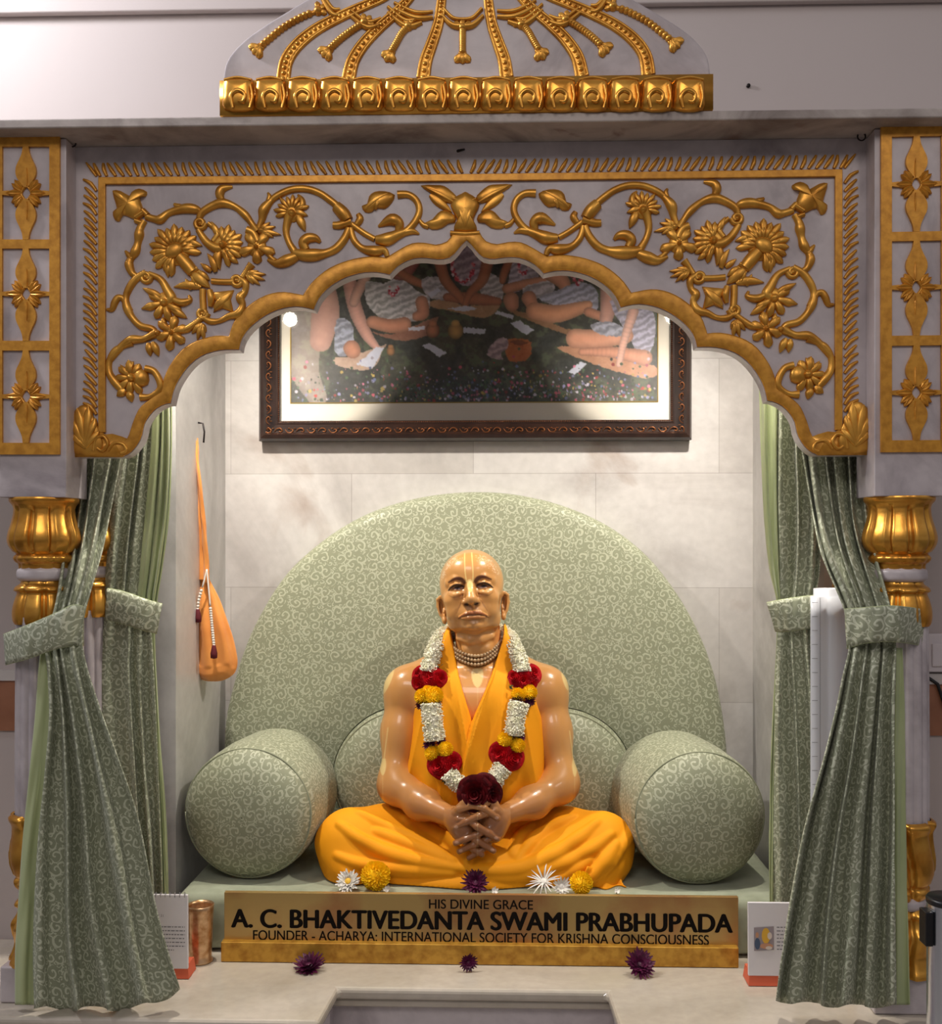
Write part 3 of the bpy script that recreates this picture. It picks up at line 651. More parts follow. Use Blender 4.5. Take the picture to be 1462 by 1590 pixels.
def grille(t, side):
    """gold fretwork with three flower cells, modelled around its own centre line"""
    r = Relief(CYF); cu = 731+((-CX-CAM.x)/CYF+math.tan(YAW))*FPX
    s_ = lambda pts: [(cu+(x-44.5), v) for x, v in pts]
    def bar(x0, x1, v0, v1): r.plate(s_([(x0, v1), (x1, v1), (x1, v0), (x0, v0)]), 0.006)
    bar(-8, 8, 213, 706); bar(81, 97, 213, 706); bar(8, 81, 213, 229); bar(8, 81, 373, 387); bar(8, 81, 530, 545); bar(8, 81, 688, 706)
    for c0, top, bot in ((301, 229, 373), (457, 387, 530), (616, 545, 688)):
        for sg, e in ((-1, top), (1, bot)):
            tip = c0+sg*9; L = e-tip; f = lambda q: tip+L*q
            prof = [(0, 3), (0.16, 11), (0.32, 15.5), (0.5, 15), (0.68, 10), (0.84, 6), (1.0, 4.5)]
            sm = [tuple(a) for a in catmull([(f(a), b) for a, b in prof], 4)]
            pts = [(44.5+b, a) for a, b in sm]+[(44.5-b, a) for a, b in sm[::-1]]
            r.plate(s_(pts), 0.0065)
            r2 = Relief(CYF-0.0062); r2.leaf((cu, f(0.05)), (cu, f(0.5)), 3.2, 0.003); r.m.merge(r2.m)
        for sg in (-1, 1):
            X = lambda q: cu+sg*q
            r.plate([(X(36.4), c0-3), (X(36.4), c0+3), (X(26), c0+4), (X(26), c0-4)][::(1 if sg > 0 else -1)], 0.006)
            for dv, L, a in ((0, 30, 0), (-10, 26, -38), (10, 26, 38), (-16, 27, -55), (16, 27, 55)):
                r.leaf((X(7), c0+dv*0.35), (X(L*math.cos(math.radians(a))+2), c0+L*math.sin(math.radians(a))*0.95), 12, 0.011)
            r.rope([(cu, c0-13), (X(8), c0), (cu, c0+13)], 4, 0.9)
    r.build('gold_fretwork', M_gold, t, mirror=(side > 0), smooth=False)
for side, nm in ((-1, 'left'), (1, 'right')):
    t, c, yf = column(side, CY, True, 'front %s marble column with gold capital and gold fretwork block' % nm)
    # fretwork sits on the front face of the block
    grille(t, side)
for side, nm in ((-1, 'left'), (1, 'right')):
    column(side, 2.435, False, 'rear %s column mostly hidden behind the curtains' % nm)
# ================================================================== PICTURE ON THE BACK WALL
YP = 2.93
M_frame = mat('dark_wood_frame', lin(48, 30, 24), 0.3, coat=0.5, noise=(30, lin(30, 18, 15), 0.35, 0.7))
M_fgold = mat('frame_gilt_leaf', lin(128, 80, 48), 0.35, metal=0.8)
M_mat = mat('picture_mount', lin(226, 220, 208), 0.7)
M_fil = mat('gold_fillet', lin(190, 160, 80), 0.3, metal=0.8)
pt = thing('framed_picture', 'large framed picture of seated figures on grass hanging behind the arch', 'picture', (0.0, YP, 1.5))
fx0, fx1 = Xu(400, YP-0.03), Xu(1075, YP-0.03); fz0 = Zv(683, YP-0.03, 737); fz1 = 1.96
def frame_ring(m, x0, x1, z0, z1, prof, mi=0):
    """prof: list of (inset, y); closed mitred moulding"""
    rings = []
    for ins, y in prof: rings.append([(x0+ins, y, z0+ins), (x1-ins, y, z0+ins), (x1-ins, y, z1-ins), (x0+ins, y, z1-ins)])
    m.grid(rings, mi, closed_v=True)
m = MB(); frame_ring(m, fx0, fx1, fz0, fz1, [(0, 2.949), (0, 2.915), (0.006, 2.905), (0.016, 2.902), (0.022, 2.908), (0.034, 2.915), (0.046, 2.922), (0.050, 2.921), (0.056, 2.924), (0.058, 2.935)])
fm_ = m.build('frame_moulding', M_frame, pt, smooth=False)
m = MB(); rr = random.Random(3)
def orn(x, z, dx, dz, k):
    nx, nz = -dz, dx; s_ = 1 if k % 2 else -1
    pts = [Vector((x+dx*a+nx*b*s_, 2.9095-0.0015, z+dz*a+nz*b*s_)) for a, b in ((-0.016, -0.004), (-0.009, 0.005), (0.0, 0.006), (0.006, 0.0), (0.002, -0.004), (-0.003, -0.001))]
    m.tube([Vector(tuple(q)) for q in catmull([tuple(p) for p in pts], 3)], [0.0008+0.0013*math.sin(PI*i/15) for i in range(16)], 5)
    for q in (-0.006, 0.010): m.ball((x+dx*q-nx*0.006*s_, 2.910, z+dz*q-nz*0.006*s_), (0.004, 0.002, 0.0016), 6, 4)
x = fx0+0.03; k = 0
while x < fx1-0.02: orn(x, fz0+0.028, 1, 0, k); orn(x, fz1-0.028, 1, 0, k); x += 0.030; k += 1
z = fz0+0.03
while z < fz1-0.02: orn(fx0+0.028, z, 0, 1, k); orn(fx1-0.028, z, 0, 1, k); z += 0.030; k += 1
m.build('gilt_scrollwork', M_fgold, fm_)
m = MB()
x = fx0+0.053
while x < fx1-0.05: m.ball((x, 2.9215, fz0+0.053), 0.0017, 5, 4); x += 0.0052
z = fz0+0.053
while z < fz1-0.05: m.ball((fx0+0.053, 2.9215, z), 0.0017, 5, 4); m.ball((fx1-0.053, 2.9215, z), 0.0017, 5, 4); z += 0.0052
m.build('bead_trim', M_fgold, fm_)
MB().box(fx0+0.03, fx1-0.03, 2.936, 2.945, fz0+0.03, fz1-0.03).build('mount', M_mat, pt, smooth=False)
# the painted picture, rasterised procedurally onto a dense colour grid
PU0, PU1, PV0, PV1 = 452, 1020, 330, 624
PW, PH = PU1-PU0+1, PV1-PV0+1
uu, vv = np.meshgrid(np.arange(PU0, PU1+1), np.arange(PV0, PV1+1)); uu = uu.astype(float); vv = vv.astype(float)
def vnoise(sc, seed, oct=4):
    rs = np.random.RandomState(seed); out = np.zeros_like(uu); amp = 1; tot = 0
    for o_ in range(oct):
        g = rs.rand(int(PH/sc)+4, int(PW/sc)+4); x_ = (uu-PU0)/sc; y_ = (vv-PV0)/sc; xi = x_.astype(int); yi = y_.astype(int); fx = x_-xi; fy = y_-yi
        fx = fx*fx*(3-2*fx); fy = fy*fy*(3-2*fy)
        out += amp*((g[yi, xi]*(1-fx)+g[yi, xi+1]*fx)*(1-fy)+(g[yi+1, xi]*(1-fx)+g[yi+1, xi+1]*fx)*fy); tot += amp; amp *= 0.6; sc = max(1.5, sc/2)
    return out/tot
img = np.zeros((PH, PW, 3)); n1 = vnoise(40, 1); n2 = vnoise(9, 2, 3); n3 = vnoise(3, 3, 2)
g0 = np.array([46, 50, 46.]); g1 = np.array([84, 84, 66.])
img[:] = g0+(g1-g0)*np.clip((n1[..., None]-0.3)*2, 0, 1); img += (n2[..., None]-0.5)*50+(n3[..., None]-0.5)*22
grs = (n2 > 0.56) & (n1 > 0.45); img[grs] = img[grs]*0.5+np.array([88, 104, 70])*0.5
zp = lambda x, y: (380+x/2.0306, 370+y/2.0306)
def inside(pts):
    P = [zp(*p) for p in pts]; c = np.zeros(uu.shape, bool); n = len(P); X = uu+(n2-0.5)*3; Y_ = vv+(n3-0.5)*3
    for i in range(n):
        (x1, y1), (x2, y2) = P[i], P[(i+1) % n]
        if y1 == y2: continue
        c ^= ((y1 > Y_) != (y2 > Y_)) & (X < (x2-x1)*(Y_-y1)/(y2-y1)+x1)
    return c
def paint(mask, col, var=26, grad=None):
    c = np.array(col, float)+(n2[mask][:, None]-0.5)*var+(n3[mask][:, None]-0.5)*var*0.6
    img[mask] = c
def poly(pts, col, var=26): paint(inside(catmull(pts, 3, closed=True)) if len(pts) > 4 else inside(pts), col, var)
def limb(pts, ws, col, edge=0.72):
    q = catmull([(p[0], p[1], w_) for p, w_ in zip(pts, ws)], 8); best = np.full(uu.shape, 9.0)
    for p in q:
        a = zp(p[0], p[1]); best = np.minimum(best, np.hypot(uu-a[0], vv-a[1])/(p[2]/2.03*0.5))
    mk = best < 1; sh = (1-(1-edge)*best[mk]**2)[:, None]
    img[mk] = np.array(col)*sh*1.08+(n2[mk][:, None]-0.5)*18
def cloth(pts, col, fold=0.5, ang=1.2):
    mk = inside(catmull(pts, 3, closed=True)); ph = (uu*math.cos(ang)+vv*math.sin(ang))*fold+n2*7
    img[mk] = (np.array(col)*(0.86+0.14*np.sin(ph[mk]))[:, None])+(n3[mk][:, None]-0.5)*20
SK = (196, 140, 112); SK2 = (170, 108, 80)
for pts, c_ in (([(570, 205), (640, 190), (700, 215), (800, 200), (800, 225), (755, 252), (650, 228), (600, 218)], (176, 138, 104)), ([(395, 290), (470, 300), (600, 248), (608, 262), (590, 300), (510, 322), (450, 312)], (150, 104, 84)),
                ([(830, 225), (930, 250), (1010, 285), (1090, 300), (1080, 330), (1000, 300), (900, 262)], (150, 112, 80)), ([(985, 345), (1100, 352), (1290, 405), (1290, 440), (1240, 440), (1110, 402)], (190, 142, 112)), ([(280, 372), (330, 372), (440, 335), (440, 345), (400, 412), (300, 402)], (188, 160, 142))): poly(pts, c_)
# figures
old_ = img.copy(); limb([(175, 60), (190, 200), (180, 330), (190, 420), (230, 500)], [80, 130, 120, 90, 60], (206, 184, 180), 0.85); img[:] = old_*0.45+img*0.55
limb([(245, 130), (255, 230), (240, 320)], [70, 90, 70], (190, 150, 136), 0.85)
cloth([(290, 255), (335, 262), (345, 320), (320, 370), (285, 352)], (184, 188, 206)); limb([(338, 345), (342, 352)], [52, 50], SK)
limb([(330, 130), (350, 220), (385, 300), (420, 345)], [44, 46, 36, 20], (206, 160, 146))
limb([(395, 100), (360, 160), (345, 200)], [30, 34, 30], (206, 166, 150))
cloth([(385, 135), (440, 140), (490, 120), (545, 165), (585, 190), (570, 250), (500, 262), (430, 250), (385, 200)], (214, 212, 214), 0.6)
limb([(405, 262), (460, 275), (505, 270)], [40, 44, 46], SK); limb([(560, 200), (565, 235), (545, 245)], [40, 38, 30], SK)
limb([(545, 60), (510, 110), (480, 118)], [36, 32, 22], (150, 90, 80)); limb([(470, 92), (530, 130), (590, 155), (612, 168)], [26, 28, 20, 12], SK2)
cloth([(560, 130), (620, 120), (660, 150), (650, 190), (580, 185)], (206, 200, 206)); cloth([(730, 110), (790, 115), (818, 150), (812, 195), (770, 192), (740, 160)], (210, 204, 206), 0.7)
limb([(640, 185), (720, 190), (800, 200)], [26, 40, 26], SK2)
cloth([(650, 20), (740, 20), (745, 120), (710, 150), (670, 130)], (190, 168, 182))
limb([(615, 65), (635, 130), (680, 185), (700, 208)], [38, 34, 28, 20], SK2); limb([(770, 65), (752, 130), (715, 170), (698, 206)], [38, 34, 26, 20], SK2)
limb([(845, 60), (822, 105), (815, 135)], [30, 26, 20], SK2)
cloth([(850, 70), (905, 90), (930, 120), (870, 165), (825, 175), (835, 130)], (196, 186, 200), 0.7)
limb([(830, 160), (900, 142), (960, 132)], [32, 28, 22], SK); limb([(842, 195), (845, 210)], [50, 44], SK)
cloth([(880, 158), (930, 140), (970, 135), (975, 170), (930, 190), (890, 195)], (208, 202, 208)); limb([(898, 190), (905, 205)], [46, 40], SK)
limb([(965, 110), (1000, 135), (1015, 160)], [50, 46, 34], SK)
cloth([(930, 190), (990, 165), (1060, 140), (1110, 165), (1115, 215), (1095, 245), (1040, 230), (980, 215)], (190, 192, 212), 0.6)
limb([(915, 230), (985, 240), (1060, 222), (1085, 212)], [54, 56, 40, 26], (206, 152, 118)); limb([(1085, 235), (1140, 255)], [30, 30], SK)
limb([(1140, 120), (1150, 190), (1140, 260)], [46, 56, 40], (204, 160, 144)); cloth([(1150, 200), (1240, 215), (1290, 240), (1290, 330), (1250, 400), (1220, 330)], (196, 192, 212), 0.6)
limb([(1045, 318), (1120, 320), (1200, 310)], [62, 58, 50], (214, 160, 132)); limb([(1065, 360), (1160, 362), (1260, 380)], [24, 36, 50], (200, 146, 120)); cloth([(1090, 275), (1150, 265), (1200, 290), (1190, 312), (1120, 305)], (192, 194, 210))
limb([(1225, 235), (1195, 330), (1180, 400)], [34, 26, 20], (214, 172, 156))
for cx_, cy_, sp, n_ in ((690, 100, 62, 70), (470, 160, 26, 24), (880, 95, 30, 26), (1050, 130, 26, 24)):
    for k in range(n_):
        a = rr.random()*PI; px_ = zp(cx_+sp*0.55*math.cos(a*1.0)*(1 if k % 2 else 1), cy_-sp*0.4+sp*1.0*math.sin(a))
        mk = np.hypot(uu-px_[0]-rr.uniform(-2, 2), vv-px_[1]-rr.uniform(-2, 2)) < rr.uniform(1.2, 2.6); img[mk] = rr.choice([(190, 60, 80), (222, 200, 206), (214, 120, 132), (160, 50, 66)])
# pots, basket, books
def pot(x, y, r_, col):
    limb([(x, y), (x, y+4)], [r_*2, r_*2], col, 0.55); limb([(x-2, y-r_*0.9), (x+2, y-r_*0.9)], [r_*0.95, r_*0.95], col, 0.8)
pot(595, 288, 22, (178, 116, 84)); pot(667, 290, 24, (186, 146, 88)); pot(462, 352, 13, (168, 120, 78))
poly([(826, 325), (865, 316), (905, 330), (898, 380), (850, 390), (828, 375)], (178, 100, 54)); poly([(835, 326), (866, 319), (900, 331), (866, 340)], (120, 66, 36)); cloth([(765, 368), (795, 320), (828, 316), (832, 345), (812, 362), (815, 384)], (196, 170, 176))
for q in ([(560, 338), (585, 330), (640, 360), (616, 374)], [(690, 280), (762, 286), (758, 302), (690, 298)], [(838, 268), (870, 261), (916, 290), (890, 306)], [(1018, 424), (1060, 390), (1080, 398), (1042, 432)], [(790, 238), (800, 230), (852, 244), (846, 256)], [(352, 396), (418, 340), (442, 345), (404, 408)], [(575, 172), (612, 155), (624, 165), (588, 186)], [(640, 222), (700, 212), (735, 222), (700, 232)], [(515, 280), (572, 276), (570, 288), (520, 290)]): poly(q, (206, 208, 222), 14)
# flower bed
for k in range(1500):
    u_ = rr.uniform(455, 1018); v_ = 622-abs(rr.gauss(0, 1))*26
    mid = math.exp(-((u_-770)/190)**2)
    if rr.random() > 0.25+0.75*mid: continue
    if v_ > 624 or v_ < 540: continue
    r_ = rr.uniform(0.8, 2.7); col = rr.choice([(70, 96, 60), (84, 110, 78), (52, 70, 50), (60, 84, 66), (44, 52, 44), (196, 90, 110), (206, 196, 210), (150, 148, 190), (196, 170, 90), (170, 60, 52), (110, 120, 160), (210, 120, 150)])
    mk = (np.hypot((uu-u_)*(1 if k % 3 else 2.2), vv-v_) < r_); img[mk] = np.array(col)*rr.uniform(0.75, 1.1)
img = np.clip(img, 8, 235)
# soft varnished finish
for _ in range(1):
    img[1:-1, 1:-1] = img[1:-1, 1:-1]*0.6+0.1*(img[:-2, 1:-1]+img[2:, 1:-1]+img[1:-1, :-2]+img[1:-1, 2:])
xa_, xb_ = Xu(PU0, 2.9355), Xu(PU1, 2.9355); za_, zb3 = Zv(PV0, 2.9355, 737), Zv(PV1, 2.9355, 737); 
XX, ZZ = np.meshgrid(np.linspace(xa_, xb_, PW), np.linspace(za_, zb3, PH))
def grid_mesh(name, P, nu, nv, m_, parent, cols=None):
    me = bpy.data.meshes.new(name); i = np.arange(nu*nv).reshape(nu, nv)
    F = np.stack([i[:-1, :-1], i[1:, :-1], i[1:, 1:], i[:-1, 1:]], -1).reshape(-1, 4)
    me.vertices.add(len(P)); me.vertices.foreach_set('co', P.astype(np.float32).ravel())
    me.loops.add(F.size); me.loops.foreach_set('vertex_index', F.ravel().astype(np.int32))
    me.polygons.add(len(F)); me.polygons.foreach_set('loop_start', np.arange(0, F.size, 4, dtype=np.int32)); me.polygons.foreach_set('use_smooth', np.ones(len(F), bool))
    me.update(calc_edges=True); me.materials.append(m_)
    if cols is not None:
        ca = me.color_attributes.new('Col', 'FLOAT_COLOR', 'POINT'); ca.data.foreach_set('color', cols.astype(np.float32).ravel())
    o = bpy.data.objects.new(name, me); C.objects.link(o)
    if parent: o.parent = parent; o.matrix_parent_inverse = Matrix.Translation(parent.location).inverted()
    return o
def srgb2lin(a): a = a/255.0; return np.where(a <= 0.04045, a/12.92, ((a+0.055)/1.055)**2.4)
cl = np.ones((PH*PW, 4)); cl[:, :3] = srgb2lin(img.reshape(-1, 3))
M_paint = vcol('painted_canvas', 0.5)
grid_mesh('painting', np.stack([XX.ravel(), np.full(XX.size, 2.9355), ZZ.ravel()], 1), PH, PW, M_paint, pt, cl)
m = MB(); frame_ring(m, xa_-0.003, xb_+0.003, zb3-0.003, za_+0.003, [(0, 2.936), (0, 2.9345), (0.002, 2.934), (0.003, 2.9345), (0.003, 2.936)]); m.build('gold_fillet', M_fil, pt, smooth=False)
M_glass = bpy.data.materials.new('picture_glass'); M_glass.use_nodes = True; nt = M_glass.node_tree; nt.nodes.clear()
go = nt.nodes.new('ShaderNodeOutputMaterial'); gt = nt.nodes.new('ShaderNodeBsdfTransparent'); gg = nt.nodes.new('ShaderNodeBsdfGlossy'); gm = nt.nodes.new('ShaderNodeMixShader'); gf = nt.nodes.new('ShaderNodeFresnel')
gf.inputs[0].default_value = 1.5; gg.inputs['Roughness'].default_value = 0.035
nt.links.new(gf.outputs[0], gm.inputs[0]); nt.links.new(gt.outputs[0], gm.inputs[1]); nt.links.new(gg.outputs[0], gm.inputs[2]); nt.links.new(gm.outputs[0], go.inputs[0])
MB().add([(fx0+0.05, 2.932, fz0+0.05), (fx1-0.05, 2.932, fz0+0.05), (fx1-0.05, 2.932, fz1-0.05), (fx0+0.05, 2.932, fz1-0.05)], [(0, 1, 2, 3)]).build('glass_pane', M_glass, pt, smooth=False)

# ================================================================== LAMPS UNDER THE CANOPY
M_bulb = bpy.data.materials.new('lamp_glow'); M_bulb.use_nodes = True; b_ = M_bulb.node_tree.nodes['Principled BSDF']; b_.inputs['Emission Color'].default_value = (1, 0.88, 0.7, 1); b_.inputs['Emission Strength'].default_value = 8
M_can = mat('lamp_can', lin(210, 208, 204), 0.4, metal=0.3)
for (lx, ly, lz), nm in zip(LAMPS, ('left', 'right')):
    t = thing('ceiling_spotlight', 'small round spotlight under the canopy, hidden behind the %s end of the arch' % nm, 'spotlight', (lx, ly, lz+0.03))
    MB().lathe([(0.001, 0.055), (0.034, 0.055), (0.036, 0.05), (0.036, 0.0), (0.030, 0.0), (0.028, 0.02)], (lx, ly, lz+0.022), 24).build('can', M_can, t)
    can_ = C.objects[-1] if False else bpy.data.objects[[o.name for o in t.children][-1]]
    MB().lathe([(0.001, 0.012), (0.028, 0.012)], (lx, ly, lz+0.022), 24).build('bulb', M_bulb, can_)

# ================================================================== SEAT, BACK CUSHION, BOLSTERS
m = MB()
def rounded_slab(m, x0, x1, y0, y1, z0, z1, r, n=5):
    rings = []
    prof = [(r, z0)]+[(r-r*math.sin(a), z0+r-r*math.cos(a)) for a in np.linspace(0, PI/2, n)]+[(r-r*math.cos(a), z1-r+r*math.sin(a)) for a in np.linspace(0, PI/2, n)]
    for ins, z in prof: rings.append([(x0+ins, y0+ins, z), (x1-ins, y0+ins, z), (x1-ins, y1-ins, z), (x0+ins, y1-ins, z)])
    m.grid(rings, closed_v=True); m.add(rings[0], [(3, 2, 1, 0)]); m.add(rings[-1], [(0, 1, 2, 3)])
rounded_slab(m, -0.678, 0.742, 2.425, 2.948, 0.0008, 0.137, 0.028)
tag(m.build('seat_cushion', M_seat, smooth=True, angle=35), 'flat pale green padded seat slab under the statue', 'cushion')
YC = 2.868
oc = [(343, 1250), (343, 1190), (345, 1130), (352, 1090), (370, 1025), (395, 965), (440, 893), (500, 838), (560, 801), (620, 779), (680, 767), (740, 763), (800, 767), (870, 783), (940, 813), (1000, 857), (1050, 917), (1090, 988), (1115, 1060), (1128, 1130), (1133, 1190), (1134, 1250)]
pc = resample([tuple(a) for a in catmull([(W(u, v, YC).x, W(u, v, YC).z) for u, v in oc], 4)], 90)
cx0 = 0.5*(pc[0, 0]+pc[-1, 0]); pc[:, 0] = np.maximum(pc[:, 0], XL+0.004)
pc = [tuple(p) for p in pc]+[(pc[-1][0], 0.150), (pc[-1][0]*0.5+cx0*0.5, 0.14), (cx0, 0.14), (pc[0][0]*0.5+cx0*0.5, 0.14), (pc[0][0], 0.150)]
m = MB(); ctr = np.array([cx0, 0.45]); rings = []; uvr = []
for f, y in ((1.0, 2.948), (1.0, YC+0.035), (0.992, YC+0.014), (0.975, YC+0.003), (0.95, YC-0.001), (0.8, YC-0.007), (0.6, YC-0.012), (0.4, YC-0.015), (0.2, YC-0.016), (0.01, YC-0.016)):
    ring = [(ctr[0]+(p[0]-ctr[0])*f, y, ctr[1]+(p[1]-ctr[1])*f) for p in pc]; rings.append(ring); uvr.append([(q[0], q[2]+(y-YC)*1.0) for q in ring])
m.grid(rings[::-1], closed_v=True, uv=uvr[::-1])
tag(m.build('back_cushion', M_broc), 'tall dome shaped sage brocade back cushion leaning on the marble wall', 'cushion')

M_broc_plain = mat('sage_piping', lin(150, 154, 128), 0.7)
def bolster(cf, cb, R, label, name='bolster_pillow', grp='round bolsters on the seat'):
    """cylinder from front cap centre cf to back centre cb with puffed ends"""
    cf = Vector(cf); cb = Vector(cb); ax = (cb-cf); L = ax.length; ax.normalize(); x = ax.cross(Vector((0, 0, 1))).normalized()*-1; z = x.cross(ax); z = z if z.z > 0 else -z
    m = MB(); n = 64; rings = []; uv = []
    prof = [(0.01, -0.030), (0.3, -0.029), (0.55, -0.024), (0.75, -0.013), (0.88, 0.002), (0.95, 0.018), (0.99, 0.040), (1.0, 0.07), (1.01, L*0.5), (1.0, L-0.04), (0.97, L-0.015), (0.85, L), (0.5, L+0.01), (0.02, L+0.012)]
    for i, (f, d) in enumerate(prof):
        ring = []; u_ = []
        for k in range(n+1):
            a = 2*PI*k/n; wr = 1+0.006*math.sin(a*5+d*20)
            fl = 1.0 if math.sin(a) > -0.8 else 1.0
            p = cf+ax*d+(x*math.cos(a)+z*math.sin(a))*(R*f*wr*fl); ring.append(tuple(p))
            u_.append((R*f*math.cos(a)+3, R*f*math.sin(a)) if i < 6 else (a*R, d+1.3))
        rings.append(ring); uv.append(u_)
    m.grid(rings[:7], uv=uv[:6]+[[(R*0.99*math.cos(2*PI*k/n)+3, R*0.99*math.sin(2*PI*k/n)) for k in range(n+1)]])
    m.grid(rings[6:], uv=[[(2*PI*k/n*R, 1.3+prof[6][1]) for k in range(n+1)]]+uv[7:])
    t = m.build(name, M_broc); tag(t, label, 'bolster', grp)
    # piping round the cap as its part
    P = [cf+ax*0.020+(x*math.cos(a)+z*math.sin(a))*(R*0.957) for a in np.linspace(0, 2*PI, 73)]
    MB().tube(P, 0.0028, 6).build('piping', M_broc_plain, t)
    return t
RB = 0.160
def bc(u, Y, R, zoff=0.0): return (Xu(u, Y), Y, 0.137+R+zoff)
bolster(bc(381, 2.500, RB), bc(436, 2.80, RB), RB, 'left front sage bolster pillow lying below the orange bag')
bolster(bc(1090, 2.490, RB), bc(1036, 2.80, RB), RB, 'right front sage bolster pillow, beside the right curtain')
bolster(bc(625, 2.752, 0.186), bc(628, 2.845, 0.186), 0.186, "rear sage bolster pillow peeking out left of the statue's arm")
bolster(bc(872, 2.752, 0.186), bc(870, 2.845, 0.186), 0.186, "rear sage bolster pillow peeking out right of the statue's arm")

# ================================================================== CURTAINS
def edge(keys, v): 
    ks = sorted(keys); return float(np.interp(v, [k[0] for k in ks], [k[1] for k in ks]))
def smooth_edge(keys):
    ks = sorted(keys); c = catmull(ks, 8); c = np.array(c); o = np.argsort(c[:, 0]); return c[o]
def curtain_mesh(left, right, Yk, Ak, v0, v1, nf, s0=0, s1=1, ph=0.0, nv=110, ns=150, hem=None, uvs=0.45, seed=1, mirrorfold=1):
    Lc, Rc = smooth_edge(left), smooth_edge(right); rows = []; uv = []; rs = np.random.RandomState(seed); offs = rs.rand(8)*6.28; wid = 0.7+0.6*rs.rand(8)
    ss = np.linspace(s0, s1, ns)
    # uneven pleats
    base = np.cumsum(0.35+1.3*rs.rand(nf*2+2)); base = base/base[-1]; xb = np.linspace(0, 1, len(base)+1)
    for j in range(nv+1):
        tv = j/nv; row = []; ur = []
        for s in ss:
            ve = v1 if hem is None else hem(s); v = v0+(ve-v0)*tv
            a = np.interp(v, Lc[:, 0], Lc[:, 1]); b = np.interp(v, Rc[:, 0], Rc[:, 1])
            q = np.interp(s, xb, np.r_[0, base])
            Y = edge(Yk, v); A = edge(Ak, v); th = 2*PI*nf*q+ph+0.55*math.sin(v*0.006+offs[0])+0.3*math.sin(v*0.017+s*9+offs[1])
            w_ = math.sin(th); w_ = math.copysign(abs(w_)**0.75, w_)
            sm_ = A*(w_+1.0)+A*0.30*math.sin(2*th*0.83+offs[2]+v*0.004)+0.0012*math.sin(v*0.03+s*11+offs[3])
            u = a+(b-a)*(s+0.030*math.sin(th+PI/2)*max(0, min(1, s/0.12, (1-s)/0.12))*min(1, A/0.012)*3/nf)
            row.append(tuple(W(u, v, Y-sm_))); ur.append((q*uvs, -v*Y/FPX))
        R3 = np.array(row); dl = np.r_[0, np.cumsum(np.linalg.norm(np.diff(R3, axis=0), axis=1))]; ur = [(dl[i]-dl[-1]*0.5, ur[i][1]) for i in range(len(ur))]
        rows.append(row); uv.append(ur)
    return rows[::-1], uv[::-1]
def curtain(name, label, parts):
    t = thing(name, label, 'curtain', tuple(parts[0][1][0][len(parts[0][1][0])//2]), None)
    for pn, rows, uv, m_ in parts:
        MB().grid(rows, uv=uv).build(pn, m_, t, solid=0.0025)
    return t
def tie(t, pts_top, pts_bot, Ys, seed=0, mt=None):
    """wrapped fabric band; pts (u,v) along top and bottom edges"""
    n = 40; a = resample([tuple(p) for p in catmull(pts_top, 6)], n); b = resample([tuple(p) for p in catmull(pts_bot, 6)], n)
    rows = []; uv = []
    for j in range(9):
        q = j/8; row = []; ur = []
        for i in range(n):
            Y = np.interp(i/(n-1), np.linspace(0, 1, len(Ys)), Ys)-0.004*math.sin(PI*q)-0.0012*math.sin(i*0.9+q*5+seed)
            p = a[i]*(1-q)+b[i]*q; row.append(tuple(W(p[0], p[1], Y))); ur.append((W(p[0], p[1], Y).x*1.02, -p[1]*Y/FPX+0.3))
        rows.append(row); uv.append(ur)
    tb = MB().grid(rows[::-1], uv=uv[::-1]).build('tieback', mt or M_brocc, t, solid=0.003)
    for e in (0, 8):
        MB().tube(rows[e], 0.0014, 5).build('tieback_piping', M_plain, tb)
# front left
FLl = [(700, 112), (780, 107), (860, 98), (930, 88), (975, 76), (1000, 70), (1040, 74), (1110, 77), (1200, 70), (1300, 60), (1400, 54), (1480, 52), (1570, 54)]
FLr = [(700, 190), (760, 178), (850, 160), (920, 140), (960, 130), (1000, 128), (1040, 136), (1100, 155), (1180, 184), (1270, 214), (1400, 240), (1470, 258), (1540, 280), (1570, 286)]
Yk = [(700, 2.300), (800, 2.265), (900, 2.18), (960, 2.135), (1040, 2.118), (1200, 2.118), (1400, 2.118), (1570, 2.120)]; Ak = [(700, 0.020), (850, 0.016), (940, 0.007), (1000, 0.005), (1050, 0.011), (1200, 0.019), (1400, 0.022), (1570, 0.022)]
def hemL(s): return 1566-4*math.sin(s*20)-(26*max(0, (s-0.62)/0.38)**1.3)
r1 = curtain_mesh(FLl, FLr, Yk, Ak, 380, 1566, 4, 0, 1, 0.4, hem=hemL, seed=5, uvs=0.40)
Ll = [(1000, 66), (1040, 60), (1110, 55), (1200, 46), (1300, 36), (1400, 29), (1480, 24), (1570, 24)]; Lr = [(1000, 76), (1040, 80), (1110, 84), (1200, 76), (1300, 66), (1400, 60), (1480, 58), (1570, 60)]
r2 = curtain_mesh(Ll, Lr, [(1000, 2.122), (1200, 2.118), (1570, 2.112)], [(1000, 0.002), (1570, 0.007)], 1006, 1560, 1, ns=20, seed=2)
t = curtain('curtain', 'front left sage brocade curtain tied to the left column', [('drape', r1[0], r1[1], M_brocc), ('lining', r2[0], r2[1], M_plain)])
tie(t, [(6, 985), (40, 972), (85, 953), (112, 940), (130, 942)], [(9, 1032), (45, 1022), (85, 1008), (112, 1003), (130, 1002)], [2.165, 2.10, 2.09, 2.10, 2.13])
